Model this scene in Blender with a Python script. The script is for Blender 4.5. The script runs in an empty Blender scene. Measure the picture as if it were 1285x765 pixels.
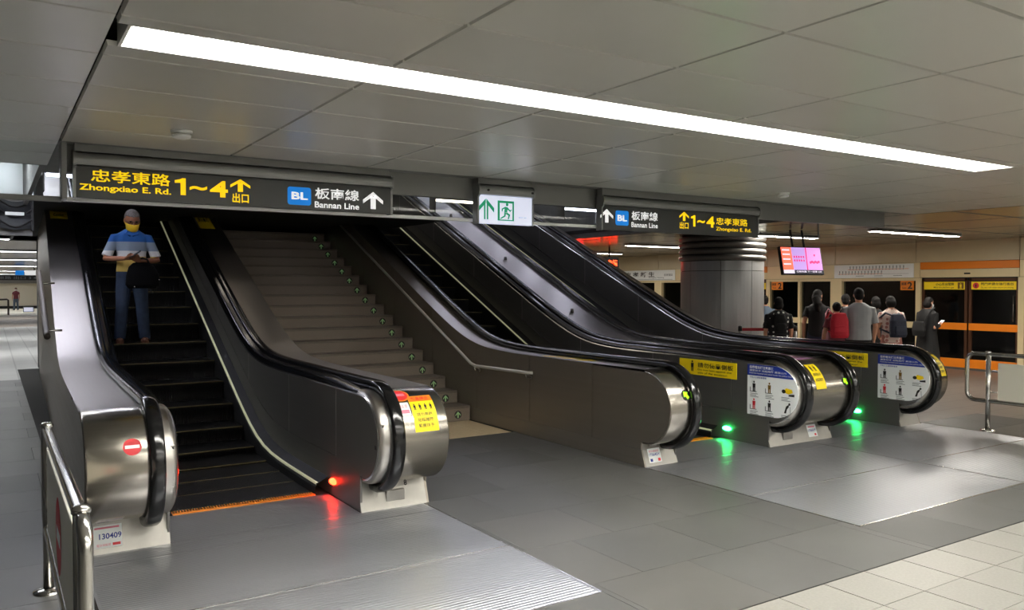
import bpy, bmesh, math, random
from mathutils import Vector, Matrix
random.seed(7)
sc = bpy.context.scene
COL = sc.collection
R = math.radians

# ------------------------------------------------------------------ camera, world, exposure
YAW, PIT, FPX = R(32.8), math.atan((361.0 - 382.5) / 1014.0), 1014.0
cam = bpy.data.cameras.new('camera')
cam.sensor_fit = 'HORIZONTAL'; cam.sensor_width = 36.0
cam.lens = FPX / 1285.0 * 36.0
cam.clip_start = 0.05; cam.clip_end = 300
camo = bpy.data.objects.new('camera', cam); COL.objects.link(camo)
camo.location = (0, 0, 1.65)
camo.rotation_euler = (R(90) + PIT, 0, -YAW)
sc.camera = camo
sc.view_settings.view_transform = 'Standard'
sc.view_settings.look = 'None'
sc.view_settings.exposure = 0.85
sc.view_settings.gamma = 1.0
try: sc.view_settings.use_curve_mapping = False
except Exception: pass
w = bpy.data.worlds.new('station_air'); sc.world = w; w.use_nodes = True
w.node_tree.nodes['Background'].inputs[0].default_value = (0.9, 0.95, 1.0, 1)
w.node_tree.nodes['Background'].inputs[1].default_value = 0.02
STRIP = 25.0          # emission of the long ceiling troffer
HALL = 12.0           # added hall troffers behind the viewpoint
PLAT = 38.0            # platform troffers
UPLIGHT = 20.0
WELL = 11.0            # added lamps over the escalator decks
FARL = 20.0            # lamps of the far corridor

# ------------------------------------------------------------------ materials
def lin(c):
    return tuple(((v/255.0)/12.92 if v/255.0 <= 0.04045 else ((v/255.0+0.055)/1.055)**2.4) for v in c)
MATS = {}
def mat(name, rgb=(128,128,128), rough=0.5, metal=0.0, spec=0.5, emit=None, es=1.0, coat=0.0, var=0.0, vscale=8.0,
        stretch=(1,1,1), bump=0.0, bscale=60.0, bstretch=(1,1,1), rvar=0.0, aniso=0.0, raw=False, stain=0.0):
    m = bpy.data.materials.new(name); m.use_nodes = True
    nt = m.node_tree; b = nt.nodes['Principled BSDF']
    c = tuple(rgb) if raw else lin(rgb)
    b.inputs['Base Color'].default_value = (*c, 1)
    b.inputs['Roughness'].default_value = rough
    b.inputs['Metallic'].default_value = metal
    b.inputs['Specular IOR Level'].default_value = spec
    if aniso: b.inputs['Anisotropic'].default_value = aniso
    if coat:
        b.inputs['Coat Weight'].default_value = coat; b.inputs['Coat Roughness'].default_value = 0.15
    if emit:
        b.inputs['Emission Color'].default_value = (*lin(emit), 1); b.inputs['Emission Strength'].default_value = es
    def noise(scale, st, detail=4):
        tc = nt.nodes.new('ShaderNodeTexCoord'); mp = nt.nodes.new('ShaderNodeMapping')
        mp.inputs['Scale'].default_value = st
        n = nt.nodes.new('ShaderNodeTexNoise'); n.inputs['Scale'].default_value = scale; n.inputs['Detail'].default_value = detail
        nt.links.new(tc.outputs['Object'], mp.inputs[0]); nt.links.new(mp.outputs[0], n.inputs['Vector'])
        return n
    if var:
        n = noise(vscale, stretch)
        mr = nt.nodes.new('ShaderNodeMapRange')
        mr.inputs[1].default_value = 0.25; mr.inputs[2].default_value = 0.75
        mr.inputs[3].default_value = 1 - var; mr.inputs[4].default_value = 1 + var
        nt.links.new(n.outputs[0], mr.inputs[0])
        mx = nt.nodes.new('ShaderNodeVectorMath'); mx.operation = 'SCALE'; mx.inputs[0].default_value = c
        nt.links.new(mr.outputs[0], mx.inputs['Scale']); nt.links.new(mx.outputs[0], b.inputs['Base Color'])
    if stain:
        n2 = noise(1.3, (1,1,1), 5); mr2 = nt.nodes.new('ShaderNodeMapRange')
        mr2.inputs[1].default_value = 0.3; mr2.inputs[2].default_value = 0.75; mr2.inputs[3].default_value = 1-stain; mr2.inputs[4].default_value = 1+stain*.6
        nt.links.new(n2.outputs[0], mr2.inputs[0]); mx2 = nt.nodes.new('ShaderNodeVectorMath'); mx2.operation = 'SCALE'
        nt.links.new(mx.outputs[0], mx2.inputs[0]); nt.links.new(mr2.outputs[0], mx2.inputs['Scale']); nt.links.new(mx2.outputs[0], b.inputs['Base Color'])
        tcs = n2.inputs['Vector'].links[0].from_node; tc_ = tcs.inputs[0].links[0]; nt.links.remove(tc_)
        gg = nt.nodes.new('ShaderNodeNewGeometry'); nt.links.new(gg.outputs['Position'], tcs.inputs[0])
    if rvar:
        n = noise(vscale, stretch)
        mr = nt.nodes.new('ShaderNodeMapRange')
        mr.inputs[1].default_value = 0.25; mr.inputs[2].default_value = 0.75
        mr.inputs[3].default_value = max(0.02, rough - rvar); mr.inputs[4].default_value = rough + rvar
        nt.links.new(n.outputs[0], mr.inputs[0]); nt.links.new(mr.outputs[0], b.inputs['Roughness'])
    if bump:
        n = noise(bscale, bstretch, 3)
        bp = nt.nodes.new('ShaderNodeBump'); bp.inputs['Strength'].default_value = bump; bp.inputs['Distance'].default_value = 0.01
        nt.links.new(n.outputs[0], bp.inputs['Height']); nt.links.new(bp.outputs[0], b.inputs['Normal'])
    MATS[name] = m
    return m
def wave_bump(m, axis, scale, strength, dist=0.004, dark=0.0):
    nt = m.node_tree; b = nt.nodes['Principled BSDF']
    tc = nt.nodes.new('ShaderNodeTexCoord'); wv = nt.nodes.new('ShaderNodeTexWave')
    wv.bands_direction = axis; wv.inputs['Scale'].default_value = scale
    nt.links.new(tc.outputs['Object'], wv.inputs['Vector'])
    bp = nt.nodes.new('ShaderNodeBump'); bp.inputs['Strength'].default_value = strength; bp.inputs['Distance'].default_value = dist
    nt.links.new(wv.outputs['Fac'], bp.inputs['Height']); nt.links.new(bp.outputs[0], b.inputs['Normal'])
    if dark:
        src = b.inputs['Base Color'].links[0].from_socket if b.inputs['Base Color'].links else None
        mr = nt.nodes.new('ShaderNodeMapRange'); mr.inputs[3].default_value = 1 - dark
        nt.links.new(wv.outputs['Fac'], mr.inputs[0])
        mx = nt.nodes.new('ShaderNodeVectorMath'); mx.operation = 'SCALE'
        if src: nt.links.new(src, mx.inputs[0])
        else: mx.inputs[0].default_value = b.inputs['Base Color'].default_value[:3]
        nt.links.new(mr.outputs[0], mx.inputs['Scale']); nt.links.new(mx.outputs[0], b.inputs['Base Color'])
    return m

STEEL = mat('brushed_steel', (176,170,160), 0.23, 1.0, var=0.05, vscale=90, stretch=(0.01,1,1), rvar=0.03)
STEEL_L = mat('brushed_steel_long', (178,174,168), 0.34, 1.0, var=0.03, vscale=40, stretch=(1,0.03,0.03), rvar=0.03)
STEEL_D = mat('dark_steel_panel', (112,110,107), 0.42, 0.65, var=0.04, vscale=25, stretch=(1,0.02,1), rvar=0.03)
STEEL_S = mat('satin_steel_side', (150,143,132), 0.38, 0.85, var=0.05, vscale=8, stretch=(1,0.02,2.5), rvar=0.04)
POLISH = mat('polished_steel', (205,203,198), 0.2, 1.0, rvar=0.03)
CAST = mat('cast_aluminium', (170,167,160), 0.42, 0.75, var=0.08, vscale=14, rvar=0.08)
RAILM = mat('bright_handrail_steel', (226,224,218), 0.3, 0.55)
RUBBER = mat('black_rubber', (14,14,15), 0.16, 0.0, spec=0.6)
BLACK = mat('matt_black', (10,10,10), 0.6)
STEPM = wave_bump(mat('black_step_metal', (16,16,17), 0.38, 0.3, var=0.3, vscale=6), 'X', 28, 0.8, 0.006)
RISERM = wave_bump(mat('black_riser_metal', (24,24,25), 0.45, 0.3, var=0.3, vscale=6), 'X', 18, 1.0, 0.008)
STEPY = mat('worn_yellow_line', (88,78,40), 0.6, var=0.25, vscale=20)
COMB = mat('orange_comb_edge', (240,140,20), 0.5, var=0.1)
SKIRTL = mat('skirt_light_strip', (240,240,205), 0.4, emit=(236,236,190), es=0.10)
PLATE = mat('ribbed_floor_plate', (170,172,177), 0.33, 0.8, var=0.07, vscale=2.0, stretch=(.3,1,1), rvar=0.05)
GRAN = mat('grey_granite', (84,84,82), 0.42, stain=0.16, var=0.28, vscale=170, rvar=0.1, bump=0.03, bscale=200)
GRAN2 = mat('grey_granite_worn', (79,79,77), 0.45, stain=0.16, var=0.28, vscale=170, rvar=0.1, bump=0.03, bscale=200)
GRAN3 = mat('grey_granite_pale', (88,87,84), 0.40, stain=0.16, var=0.28, vscale=170, rvar=0.1, bump=0.03, bscale=200)
JOINT = mat('dark_joint', (46,44,42), 0.8)
TILE = mat('cream_stone_tile', (134,132,126), 0.40, var=0.10, vscale=60, bump=0.05, bscale=80)
TILE2 = mat('cream_stone_tile_pale', (139,137,131), 0.40, var=0.10, vscale=60, bump=0.05, bscale=80)
TACT = mat('tactile_tile', (226,204,164), 0.6, var=0.08, vscale=40)
STAIR = mat('brown_granite_stair', (150,137,124), 0.5, var=0.22, vscale=110, bump=0.03, bscale=150)
STAIRN = mat('stair_tread_stone', (128,117,106), 0.5, var=0.22, vscale=110)
CEIL = mat('ceiling_panel_metal', (204,203,197), 0.30, 0.15, spec=0.5, var=0.03, vscale=3, rvar=0.03)
CEIL_D = mat('platform_ceiling_metal', (140,137,130), 0.18, 0.55, var=0.04, vscale=3)
CEILJ = mat('ceiling_void', (30,29,27), 0.8)
FASC = mat('fascia_grey', (128,128,126), 0.4, 0.3, var=0.03)
WELLM = mat('well_lining', (120,118,116), 0.6, var=0.1)
LAMP = mat('lamp_diffuser', (255,255,255), 0.5, emit=(255,252,244), es=STRIP)
LAMPH = mat('added_hall_diffuser', (255,255,255), 0.5, emit=(255,252,244), es=HALL)
LAMPP = mat('platform_lamp_diffuser', (255,255,255), 0.5, emit=(255,248,236), es=PLAT)
LAMPW = mat('added_well_diffuser', (255,255,255), 0.5, emit=(232,234,255), es=WELL)
LAMPV = mat('added_dim_well_diffuser', (255,255,255), 0.5, emit=(255,240,220), es=WELL*.36)
LAMPU = mat('added_well_uplight', (255,255,255), 0.5, emit=(232,234,255), es=UPLIGHT)
LAMPK = mat('added_pocket_diffuser', (255,255,255), 0.5, emit=(244,248,255), es=32)
LAMPT = mat('added_well_tube', (255,255,255), 0.5, emit=(228,230,255), es=16)
LAMPX = mat('added_left_uplight', (255,255,255), 0.5, emit=(232,234,255), es=UPLIGHT*4)
LAMPF = mat('corridor_lamp_diffuser', (255,255,255), 0.5, emit=(250,252,255), es=FARL)
LOUV = mat('louvre_white', (235,235,232), 0.3)
WHITE = mat('white_paint', (232,232,228), 0.4)
TRIMW = mat('lit_aluminium_trim', (246,247,245), 0.3, 0.0)  # backlit gleam of the metal rail put into a white colour
SIGNK = mat('charcoal_sign_face', (62,63,62), 0.35, var=0.04)
SIGNH = mat('grey_sign_housing', (140,141,139), 0.35, 0.5)
YEL_E = mat('yellow_sign_ink', (255,210,0), 0.5, emit=(255,214,0), es=0.40)
WHT_E = mat('white_sign_ink', (255,255,255), 0.5, emit=(255,255,255), es=0.32)
BLU_E = mat('blue_sign_ink', (0,120,210), 0.5, emit=(10,130,220), es=0.30)
EXITW = mat('exit_sign_face', (225,232,240), 0.4, emit=(214,218,242), es=0.40)
EXITG = mat('exit_sign_green', (20,165,115), 0.4, emit=(20,165,112), es=0.2)
YEL = mat('yellow_sticker', (255,222,10), 0.5)
INK = mat('black_ink', (22,20,18), 0.6)
BRN = mat('brown_ink', (120,90,20), 0.6)
GREYINK = mat('grey_ink', (120,125,128), 0.6)
REDINK = mat('red_ink', (216,40,50), 0.5)
PINK = mat('pink_ink', (232,130,150), 0.5)
PAPER = mat('white_sticker', (244,247,246), 0.45)
NAVY = mat('blue_print', (28,52,150), 0.4)
ORNG = mat('orange_paint', (226,128,28), 0.45)
REDG = mat('red_signal_lamp', (255,40,20), 0.3, emit=(255,36,14), es=22)
GRNG = mat('green_signal_lamp', (40,255,90), 0.3, emit=(40,255,110), es=24)
GRNA = mat('green_arrow_lamp', (140,240,30), 0.3, emit=(150,245,20), es=1.0)
GLOW = mat('luminous_green', (190,232,170), 0.5, emit=(170,230,150), es=0.05)
STICKD = mat('sticker_dark', (66,66,60), 0.6)
CREAM = mat('cream_enamel', (222,204,160), 0.32, var=0.03, vscale=4)
CREAMP = mat('cream_header_panel', (206,190,154), 0.3, var=0.04, vscale=3)
ORANGE = mat('orange_enamel', (236,132,20), 0.35)
DOORF = mat('brown_door_frame', (84,52,32), 0.4, 0.3)
RUBY = mat('red_belt', (170,24,40), 0.6)
PILL = mat('pillar_cladding', (146,147,148), 0.3, 0.35, var=0.05, vscale=10, stretch=(2,2,0.15))
PLATF = mat('platform_floor_stone', (120,112,104), 0.4, var=0.12, vscale=40)
DRAPE = mat('dark_netting', (46,48,52), 0.55, var=0.2, vscale=12)
DRAPEB = mat('black_strap', (12,12,13), 0.5)
BEIGEW = mat('far_wall_panel', (238,230,210), 0.4, emit=None)
WOODB = mat('bronze_bar', (66,58,50), 0.5, 0.1)

def glass(name, tint, gloss, rough=0.03, opac=0.0, dark=(0,0,0)):
    m = bpy.data.materials.new(name); m.use_nodes = True; nt = m.node_tree
    for n in list(nt.nodes): nt.nodes.remove(n)
    out = nt.nodes.new('ShaderNodeOutputMaterial'); tr = nt.nodes.new('ShaderNodeBsdfTransparent')
    tr.inputs[0].default_value = (*tint, 1)
    gl = nt.nodes.new('ShaderNodeBsdfGlossy'); gl.inputs['Roughness'].default_value = rough
    fr = nt.nodes.new('ShaderNodeFresnel'); fr.inputs[0].default_value = gloss
    mx = nt.nodes.new('ShaderNodeMixShader')
    nt.links.new(fr.outputs[0], mx.inputs[0]); nt.links.new(tr.outputs[0], mx.inputs[1]); nt.links.new(gl.outputs[0], mx.inputs[2])
    nt.links.new(mx.outputs[0], out.inputs[0])
    ge = nt.nodes.new('ShaderNodeNewGeometry'); iv = nt.nodes.new('ShaderNodeMath'); iv.operation = 'SUBTRACT'; iv.inputs[0].default_value = 1
    ml = nt.nodes.new('ShaderNodeMath'); ml.operation = 'MULTIPLY'     # reflect once, on the front side of the pane
    nt.links.new(ge.outputs['Backfacing'], iv.inputs[1]); nt.links.new(iv.outputs[0], ml.inputs[0]); nt.links.new(fr.outputs[0], ml.inputs[1]); nt.links.new(ml.outputs[0], mx.inputs[0])
    return m
GLASS = glass('clear_glass', (0.93,0.96,0.95), 1.45)
GLASSD = glass('screen_door_glass', (0.55,0.56,0.56), 1.5)

# ------------------------------------------------------------------ object helpers
def tag(o, label=None, cat=None, group=None, kind=None):
    if label: o['label'] = label
    if cat: o['category'] = cat
    if group: o['group'] = group
    if kind: o['kind'] = kind
    return o
def empty(name, loc=(0,0,0), rz=0.0, label=None, cat=None, group=None, kind=None):
    o = bpy.data.objects.new(name, None); o.empty_display_size = 0.2
    o.location = loc; o.rotation_euler = (0,0,rz); COL.objects.link(o)
    return tag(o, label, cat, group, kind)
def link(name, me, parent=None):
    o = bpy.data.objects.new(name, me); COL.objects.link(o)
    if parent is not None: o.parent = parent
    return o
class MB:
    def __init__(s): s.v = []; s.f = []; s.m = []; s.mats = []; s.sm = []
    def mi(s, m):
        if m not in s.mats: s.mats.append(m)
        return s.mats.index(m)
    def add(s, vs, fs, m, smooth=False):
        k = len(s.v); s.v += [tuple(v) for v in vs]; i = s.mi(m)
        for f in fs: s.f.append([a + k for a in f]); s.m.append(i); s.sm.append(smooth)
        return s
    def box(s, x0,x1,y0,y1,z0,z1, m, b=0.0):
        if b <= 0:
            vs = [(x,y,z) for x in (x0,x1) for y in (y0,y1) for z in (z0,z1)]
            fs = [(0,1,3,2),(4,6,7,5),(0,4,5,1),(2,3,7,6),(0,2,6,4),(1,5,7,3)]
            return s.add(vs, fs, m)
        bm = bmesh.new(); bmesh.ops.create_cube(bm, size=1)
        for v in bm.verts: v.co = Vector(((x0+x1)/2+v.co.x*(x1-x0), (y0+y1)/2+v.co.y*(y1-y0), (z0+z1)/2+v.co.z*(z1-z0)))
        bmesh.ops.bevel(bm, geom=bm.edges[:], offset=b, segments=2, affect='EDGES', profile=0.5)
        bm.verts.index_update()
        s.add([v.co[:] for v in bm.verts], [[v.index for v in f.verts] for f in bm.faces], m); bm.free(); return s
    def prism(s, pts, axis, a0, a1, m):           # outline (2D) pushed along an axis
        n = len(pts)
        def P(p, a): return {'X': (a,p[0],p[1]), 'Y': (p[0],a,p[1]), 'Z': (p[0],p[1],a)}[axis]
        vs = [P(p,a0) for p in pts] + [P(p,a1) for p in pts]
        fs = [list(range(n)), list(range(2*n-1, n-1, -1))] + [[i, n+i, n+(i+1)%n, (i+1)%n] for i in range(n)]
        return s.add(vs, fs, m)
    def tube(s, path, r, m, seg=10, closed=False, cap=True, rx=None):
        path = [Vector(p) for p in path]; n = len(path)
        rad = r if isinstance(r, (list,tuple)) else [r]*n
        vs = []; fs = []
        up = None
        for i,p in enumerate(path):
            a = path[i-1] if (i>0 or closed) else p; b = path[(i+1)%n] if (i<n-1 or closed) else p
            t = (b-a).normalized()
            if up is None:
                up = Vector((0,0,1)) if abs(t.z) < 0.9 else Vector((1,0,0))
            sd = t.cross(up); sd.normalize(); up = sd.cross(t).normalized()
            for k in range(seg):
                an = 2*math.pi*k/seg
                vs.append(p + sd*math.cos(an)*rad[i]*(rx or 1) + up*math.sin(an)*rad[i])
        rng = n if closed else n-1
        for i in range(rng):
            for k in range(seg):
                j = (i+1) % n
                fs.append([i*seg+k, j*seg+k, j*seg+(k+1)%seg, i*seg+(k+1)%seg])
        if cap and not closed:
            fs.append(list(range(seg))[::-1]); fs.append([(n-1)*seg+k for k in range(seg)])
        return s.add(vs, fs, m, True)
    def cyl(s, c, r, h, m, seg=24, axis='Z', r2=None):
        c = Vector(c); r2 = r if r2 is None else r2
        d = {'X': Vector((1,0,0)), 'Y': Vector((0,1,0)), 'Z': Vector((0,0,1))}[axis]
        u = {'X': Vector((0,1,0)), 'Y': Vector((0,0,1)), 'Z': Vector((1,0,0))}[axis]; v = d.cross(u)
        vs = [c + u*math.cos(2*math.pi*k/seg)*rr + v*math.sin(2*math.pi*k/seg)*rr + d*hh for rr,hh in ((r,0),(r2,h)) for k in range(seg)]
        s.add(vs, [[k,(k+1)%seg,seg+(k+1)%seg,seg+k] for k in range(seg)], m, True)
        return s.add(vs, [list(range(seg))[::-1], [seg+k for k in range(seg)]], m)
    def lathe(s, prof, c, m, seg=32):
        vs = [(c[0]+r*math.cos(2*math.pi*k/seg), c[1]+r*math.sin(2*math.pi*k/seg), c[2]+z) for r,z in prof for k in range(seg)]
        fs = [[i*seg+k, i*seg+(k+1)%seg, (i+1)*seg+(k+1)%seg, (i+1)*seg+k] for i in range(len(prof)-1) for k in range(seg)]
        return s.add(vs, fs, m, True)
    def ball(s, c, r, m, seg=12, rings=8, rot=None):
        if not isinstance(r,(list,tuple)): r = (r,r,r)
        vs = []; fs = []
        for i in range(rings+1):
            th = math.pi*i/rings
            for k in range(seg):
                ph = 2*math.pi*k/seg
                p = Vector((r[0]*math.sin(th)*math.cos(ph), r[1]*math.sin(th)*math.sin(ph), r[2]*math.cos(th)))
                if rot is not None: p = rot @ p
                vs.append(Vector(c)+p)
        for i in range(rings):
            for k in range(seg):
                fs.append([i*seg+k, (i+1)*seg+k, (i+1)*seg+(k+1)%seg, i*seg+(k+1)%seg])
        return s.add(vs, fs, m, True)
    def ribbon(s, rows, m, smooth=True):          # rows of equal length -> quad grid
        n = len(rows[0]); vs = [p for r in rows for p in r]
        fs = [[i*n+k, i*n+k+1, (i+1)*n+k+1, (i+1)*n+k] for i in range(len(rows)-1) for k in range(n-1)]
        return s.add(vs, fs, m, smooth)
    def mesh(s, name):
        me = bpy.data.meshes.new(name); me.from_pydata(s.v, [], s.f)
        for m in s.mats: me.materials.append(m)
        me.polygons.foreach_set('material_index', s.m); me.polygons.foreach_set('use_smooth', s.sm)
        bm = bmesh.new(); bm.from_mesh(me)
        bmesh.ops.remove_doubles(bm, verts=bm.verts[:], dist=1e-6)
        bmesh.ops.recalc_face_normals(bm, faces=bm.faces[:]); bm.to_mesh(me); bm.free()
        me.update(); return me
    def build(s, name, parent=None, label=None, kind=None, off=None):
        if off is not None: s.v = [(v[0]-off[0], v[1]-off[1], v[2]-off[2]) for v in s.v]
        o = link(name, s.mesh(name), parent)
        if off is not None: o.location = off
        return tag(o, label, kind=kind)

# ------------------------------------------------------------------ flat print (text and pictograms) mapped onto a surface
_tc = {}
def glyphs(body, bold=0.012):
    key = (body, bold)
    if key not in _tc:
        c = bpy.data.curves.new('lettering', 'FONT'); c.body = body; c.offset = bold; c.resolution_u = 3; c.fill_mode = 'FRONT'
        o = bpy.data.objects.new('lettering', c); COL.objects.link(o)
        dg = bpy.context.evaluated_depsgraph_get(); me = o.evaluated_get(dg).to_mesh()
        vs = [(v.co.x, v.co.y) for v in me.vertices]; fs = [list(p.vertices) for p in me.polygons]
        o.evaluated_get(dg).to_mesh_clear(); bpy.data.objects.remove(o); bpy.data.curves.remove(c)
        xs = [v[0] for v in vs] or [0,1]; ys = [v[1] for v in vs] or [0,1]
        x0,x1,y0,y1 = min(xs),max(xs),min(ys),max(ys)
        vs = [((a-x0)/max(1e-6,x1-x0), (b-y0)/max(1e-6,y1-y0)) for a,b in vs]
        _tc[key] = (vs, fs)
    return _tc[key]
class Print:
    """Collects flat print in surface coordinates (u to the right, v up); fn maps (u, v, lift) to a point."""
    def __init__(s, fn): s.fn = fn; s.mb = MB(); s.k = 1
    def poly(s, pts, m, lift=None):
        l = lift if lift is not None else s.k*0.0006
        s.mb.add([s.fn(u,v,l) for u,v in pts], [list(range(len(pts)))], m); return s
    def rect(s, u0,u1,v0,v1, m, lift=None, nu=1, nv=1):
        l = lift if lift is not None else s.k*0.0006
        rows = [[s.fn(u0+(u1-u0)*a/nu, v0+(v1-v0)*b/nv, l) for a in range(nu+1)] for b in range(nv+1)]
        s.mb.ribbon(rows, m, False); return s
    def text(s, body, u0,u1,v0,v1, m, bold=0.012, lift=None):
        l = lift if lift is not None else (s.k+1)*0.0006
        vs, fs = glyphs(body, bold)
        s.mb.add([s.fn(u0+(u1-u0)*a, v0+(v1-v0)*b, l) for a,b in vs], fs, m); return s
    def disc(s, u,v,ru,rv, m, lift=None, seg=20):
        l = lift if lift is not None else s.k*0.0006
        n = seg//2; rows = []
        for q in range(n+1):
            an = math.pi*q/n; vv = v-rv*math.cos(an); hw_ = ru*max(.02,math.sin(an))
            rows.append([s.fn(u-hw_,vv,l), s.fn(u+hw_,vv,l)])
        s.mb.ribbon(rows, m, False); return s
    def arrow(s, u,v,w,h, m, lift=None):          # an upward arrow, centre u, base v
        l = lift
        s.poly([(u-w*.13,v),(u+w*.13,v),(u+w*.13,v+h*.72),(u-w*.13,v+h*.72)], m, l)
        s.poly([(u,v+h),(u-w*.5,v+h*.52),(u-w*.5,v+h*.30),(u,v+h*.76)], m, l)
        s.poly([(u,v+h),(u,v+h*.76),(u+w*.5,v+h*.30),(u+w*.5,v+h*.52)], m, l)
        return s
    def man(s, u,v,h, m, lift=None):              # a small standing pictogram
        s.disc(u, v+h*.88, h*.09, h*.1, m, lift, 12)
        s.poly([(u-h*.17,v+h*.74),(u+h*.17,v+h*.74),(u+h*.15,v+h*.36),(u-h*.15,v+h*.36)], m, lift)
        s.poly([(u-h*.14,v+h*.38),(u-h*.02,v+h*.38),(u-h*.03,v),(u-h*.14,v)], m, lift)
        s.poly([(u+h*.02,v+h*.38),(u+h*.14,v+h*.38),(u+h*.14,v),(u+h*.03,v)], m, lift)
        return s
    def build(s, name, parent, label=None): return s.mb.build(name, parent, label)
def face_y(y):                                    # a surface that faces the hall (-Y)
    return lambda u,v,l: (u, y-l, v)
def face_x(x, sgn=-1, y0=0.0):                    # faces -X (sgn -1): u runs to the right = towards -Y
    return (lambda u,v,l: (x-l, -u, v)) if sgn < 0 else (lambda u,v,l: (x+l, u, v))

# ================================================================== THE SETTING
SLX0, STX0, STX1 = 0.43, 2.83, 5.02
# ---- floor
floor = empty('floor', kind='structure')
MB().box(-7,17.2,-7,20,-0.12,-0.012,JOINT).build('floor_bed', floor)
slab_rects = [(-2.8,.43,2.825,17.0),(.43,2.775,2.825,3.395),(2.775,5.03,2.825,7.76),(5.03,9.56,2.825,3.365),(9.56,10.9,2.825,5.6)]
n = 0
for j in range(0,22):
    y0 = 2.825 + j*.685; y1 = y0+.685
    off = 0.355 if j % 2 == 0 else 0.0
    for i in range(-5,20):
        x0 = 3.88 - .71*5 + (i-0)*.71 - off; x1 = x0+.71
        for (a,b,c,d) in slab_rects:
            X0,X1,Y0,Y1 = max(a,x0),min(b,x1),max(c,y0),min(d,y1)
            if X1-X0 < .03 or Y1-Y0 < .03: continue
            g = .0015
            MB().box(X0+g,X1-g,Y0+g,Y1-g,-.012,random.uniform(-.0006,0),random.choice((GRAN,GRAN,GRAN2,GRAN3))).build('granite_slab', floor, off=((X0+X1)/2,(Y0+Y1)/2,0)); n += 1
# cream tiles, front right, laid singly; the rest of the hall floor carries them in the material
for i in range(-4,13):
    for j in range(0,5):
        x0 = 3.51 + i*.374; y1 = 2.815 - j*.362
        MB().box(x0+.004,x0+.370,y1-.358,y1,-.012,random.uniform(-.001,0),random.choice((TILE,TILE,TILE2))).build('floor_tile', floor, off=(x0+.187,y1-.18,0))
def tiled(name, base, joint, pitch, row, mort=0.012, rough=0.4):
    m = bpy.data.materials.new(name); m.use_nodes = True; nt = m.node_tree; b = nt.nodes['Principled BSDF']
    tc = nt.nodes.new('ShaderNodeTexCoord'); br = nt.nodes.new('ShaderNodeTexBrick')
    br.offset = 0; br.inputs['Scale'].default_value = 1.0; br.inputs['Brick Width'].default_value = pitch; br.inputs['Row Height'].default_value = row
    br.inputs['Mortar Size'].default_value = mort/2; br.inputs['Color1'].default_value = (*lin(base),1)
    br.inputs['Color2'].default_value = (*[v*.93 for v in lin(base)],1); br.inputs['Mortar'].default_value = (*lin(joint),1)
    nt.links.new(tc.outputs['Object'], br.inputs['Vector']); nt.links.new(br.outputs[0], b.inputs['Base Color'])
    b.inputs['Roughness'].default_value = rough
    return m
HALLT = tiled('hall_tiles', (150,148,141), (90,88,82), .374, .362)
FART = tiled('corridor_tiles', (176,176,171), (140,140,136), .41, .82, 0.03)
PLATT = tiled('platform_slabs', (118,110,102), (72,66,60), .8, .4, 0.012, 0.35)
hp = MB().box(-7,3.51-4*.374,-7,2.815,-.012,-.001,HALLT); hp.box(3.51+13*.374,17,-7,2.815,-.012,-.001,HALLT); hp.box(3.51-4*.374,3.51+13*.374,-7,2.815-5*.362,-.012,-.001,HALLT)
hp.build('tile_field', floor)
MB().box(10.9,17.2,2.825,24,-.012,-.001,PLATT).box(9.56,10.9,5.6,24,-.012,-.001,PLATT).build('platform_paving', floor)
MB().box(-6,.43,17.0,40,-.03,-.002,FART).box(.43,6,19.2,40,-.03,-.002,FART).build('corridor_tile_field', floor)
bm = MB()
for k,(y0,y1) in enumerate(((40,44),(44,47.5),(47.5,52),(52,57))): bm.box(-6,6,y0+.1,y1,-.03,-.002+.001*k,STAIRN if k%2 else STAIR)
bm.box(-6,6,57,76,-.03,-.002,BEIGEW)
bm.build('corridor_stone_bands', floor)
# tactile tiles before the stairs
for i in range(7):
    for j in range(3):
        x0 = STX0+.02+i*.307; y0 = 7.765+j*.33
        m = MB().box(x0+.002,x0+.305,y0+.002,y0+.328,-.012,0,TACT)
        if j == 1 or i in (0,6) or True:
            for a in range(5):
                for b in range(5):
                    cx = x0+.035+a*.059; cy = y0+.04+b*.062
                    m.add([(cx-.013,cy-.013,0),(cx+.013,cy-.013,0),(cx+.013,cy+.013,0),(cx-.013,cy+.013,0),(cx,cy,.004)],[(0,1,4),(1,2,4),(2,3,4),(3,0,4)],TACT)
        m.build('tactile_tile', floor, off=(x0+.153,y0+.165,0))

# ---- ceiling
ceiling = empty('ceiling', kind='structure')
CZ = 2.60
def cpanel(x0,x1,y0,y1,z,m,par,name='ceiling_panel',g=.0035,b=.006):
    mb = MB(); a,c = x0+g,x1-g; d,e = y0+g,y1-g
    mb.add([(a,d,z+.02),(c,d,z+.02),(c,e,z+.02),(a,e,z+.02),(a+b,d+b,z),(c-b,d+b,z),(c-b,e-b,z),(a+b,e-b,z)],
           [(4,7,6,5),(0,1,5,4),(1,2,6,5),(2,3,7,6),(3,0,4,7)], m)
    return mb.build(name, par, off=((x0+x1)/2,(y0+y1)/2,z))
xs = [-2.86,-1.78,-.70,.385,1.46,2.50,3.56,4.63,5.70,6.78,7.86,8.94,10.02]
ys = [.30,.87,1.44,2.0,2.57,3.12,3.68,4.26,4.85,5.46,6.00]
LY0, LY1, LX0, LX1 = 3.235, 3.52, .44, 6.9
for i in range(len(xs)-1):
    for j in range(len(ys)-1):
        x0,x1,y0,y1 = xs[i],xs[i+1],ys[j],ys[j+1]
        if j == 5 and x0 >= .38 and x1 <= 7.0:        # the troffer row: strips on both sides
            cpanel(x0,x1,y0,LY0-.005,CZ,CEIL,ceiling); cpanel(x0,x1,LY1+.005,y1,CZ,CEIL,ceiling)
        else: cpanel(x0,x1,y0,y1,CZ,CEIL,ceiling)
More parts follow.
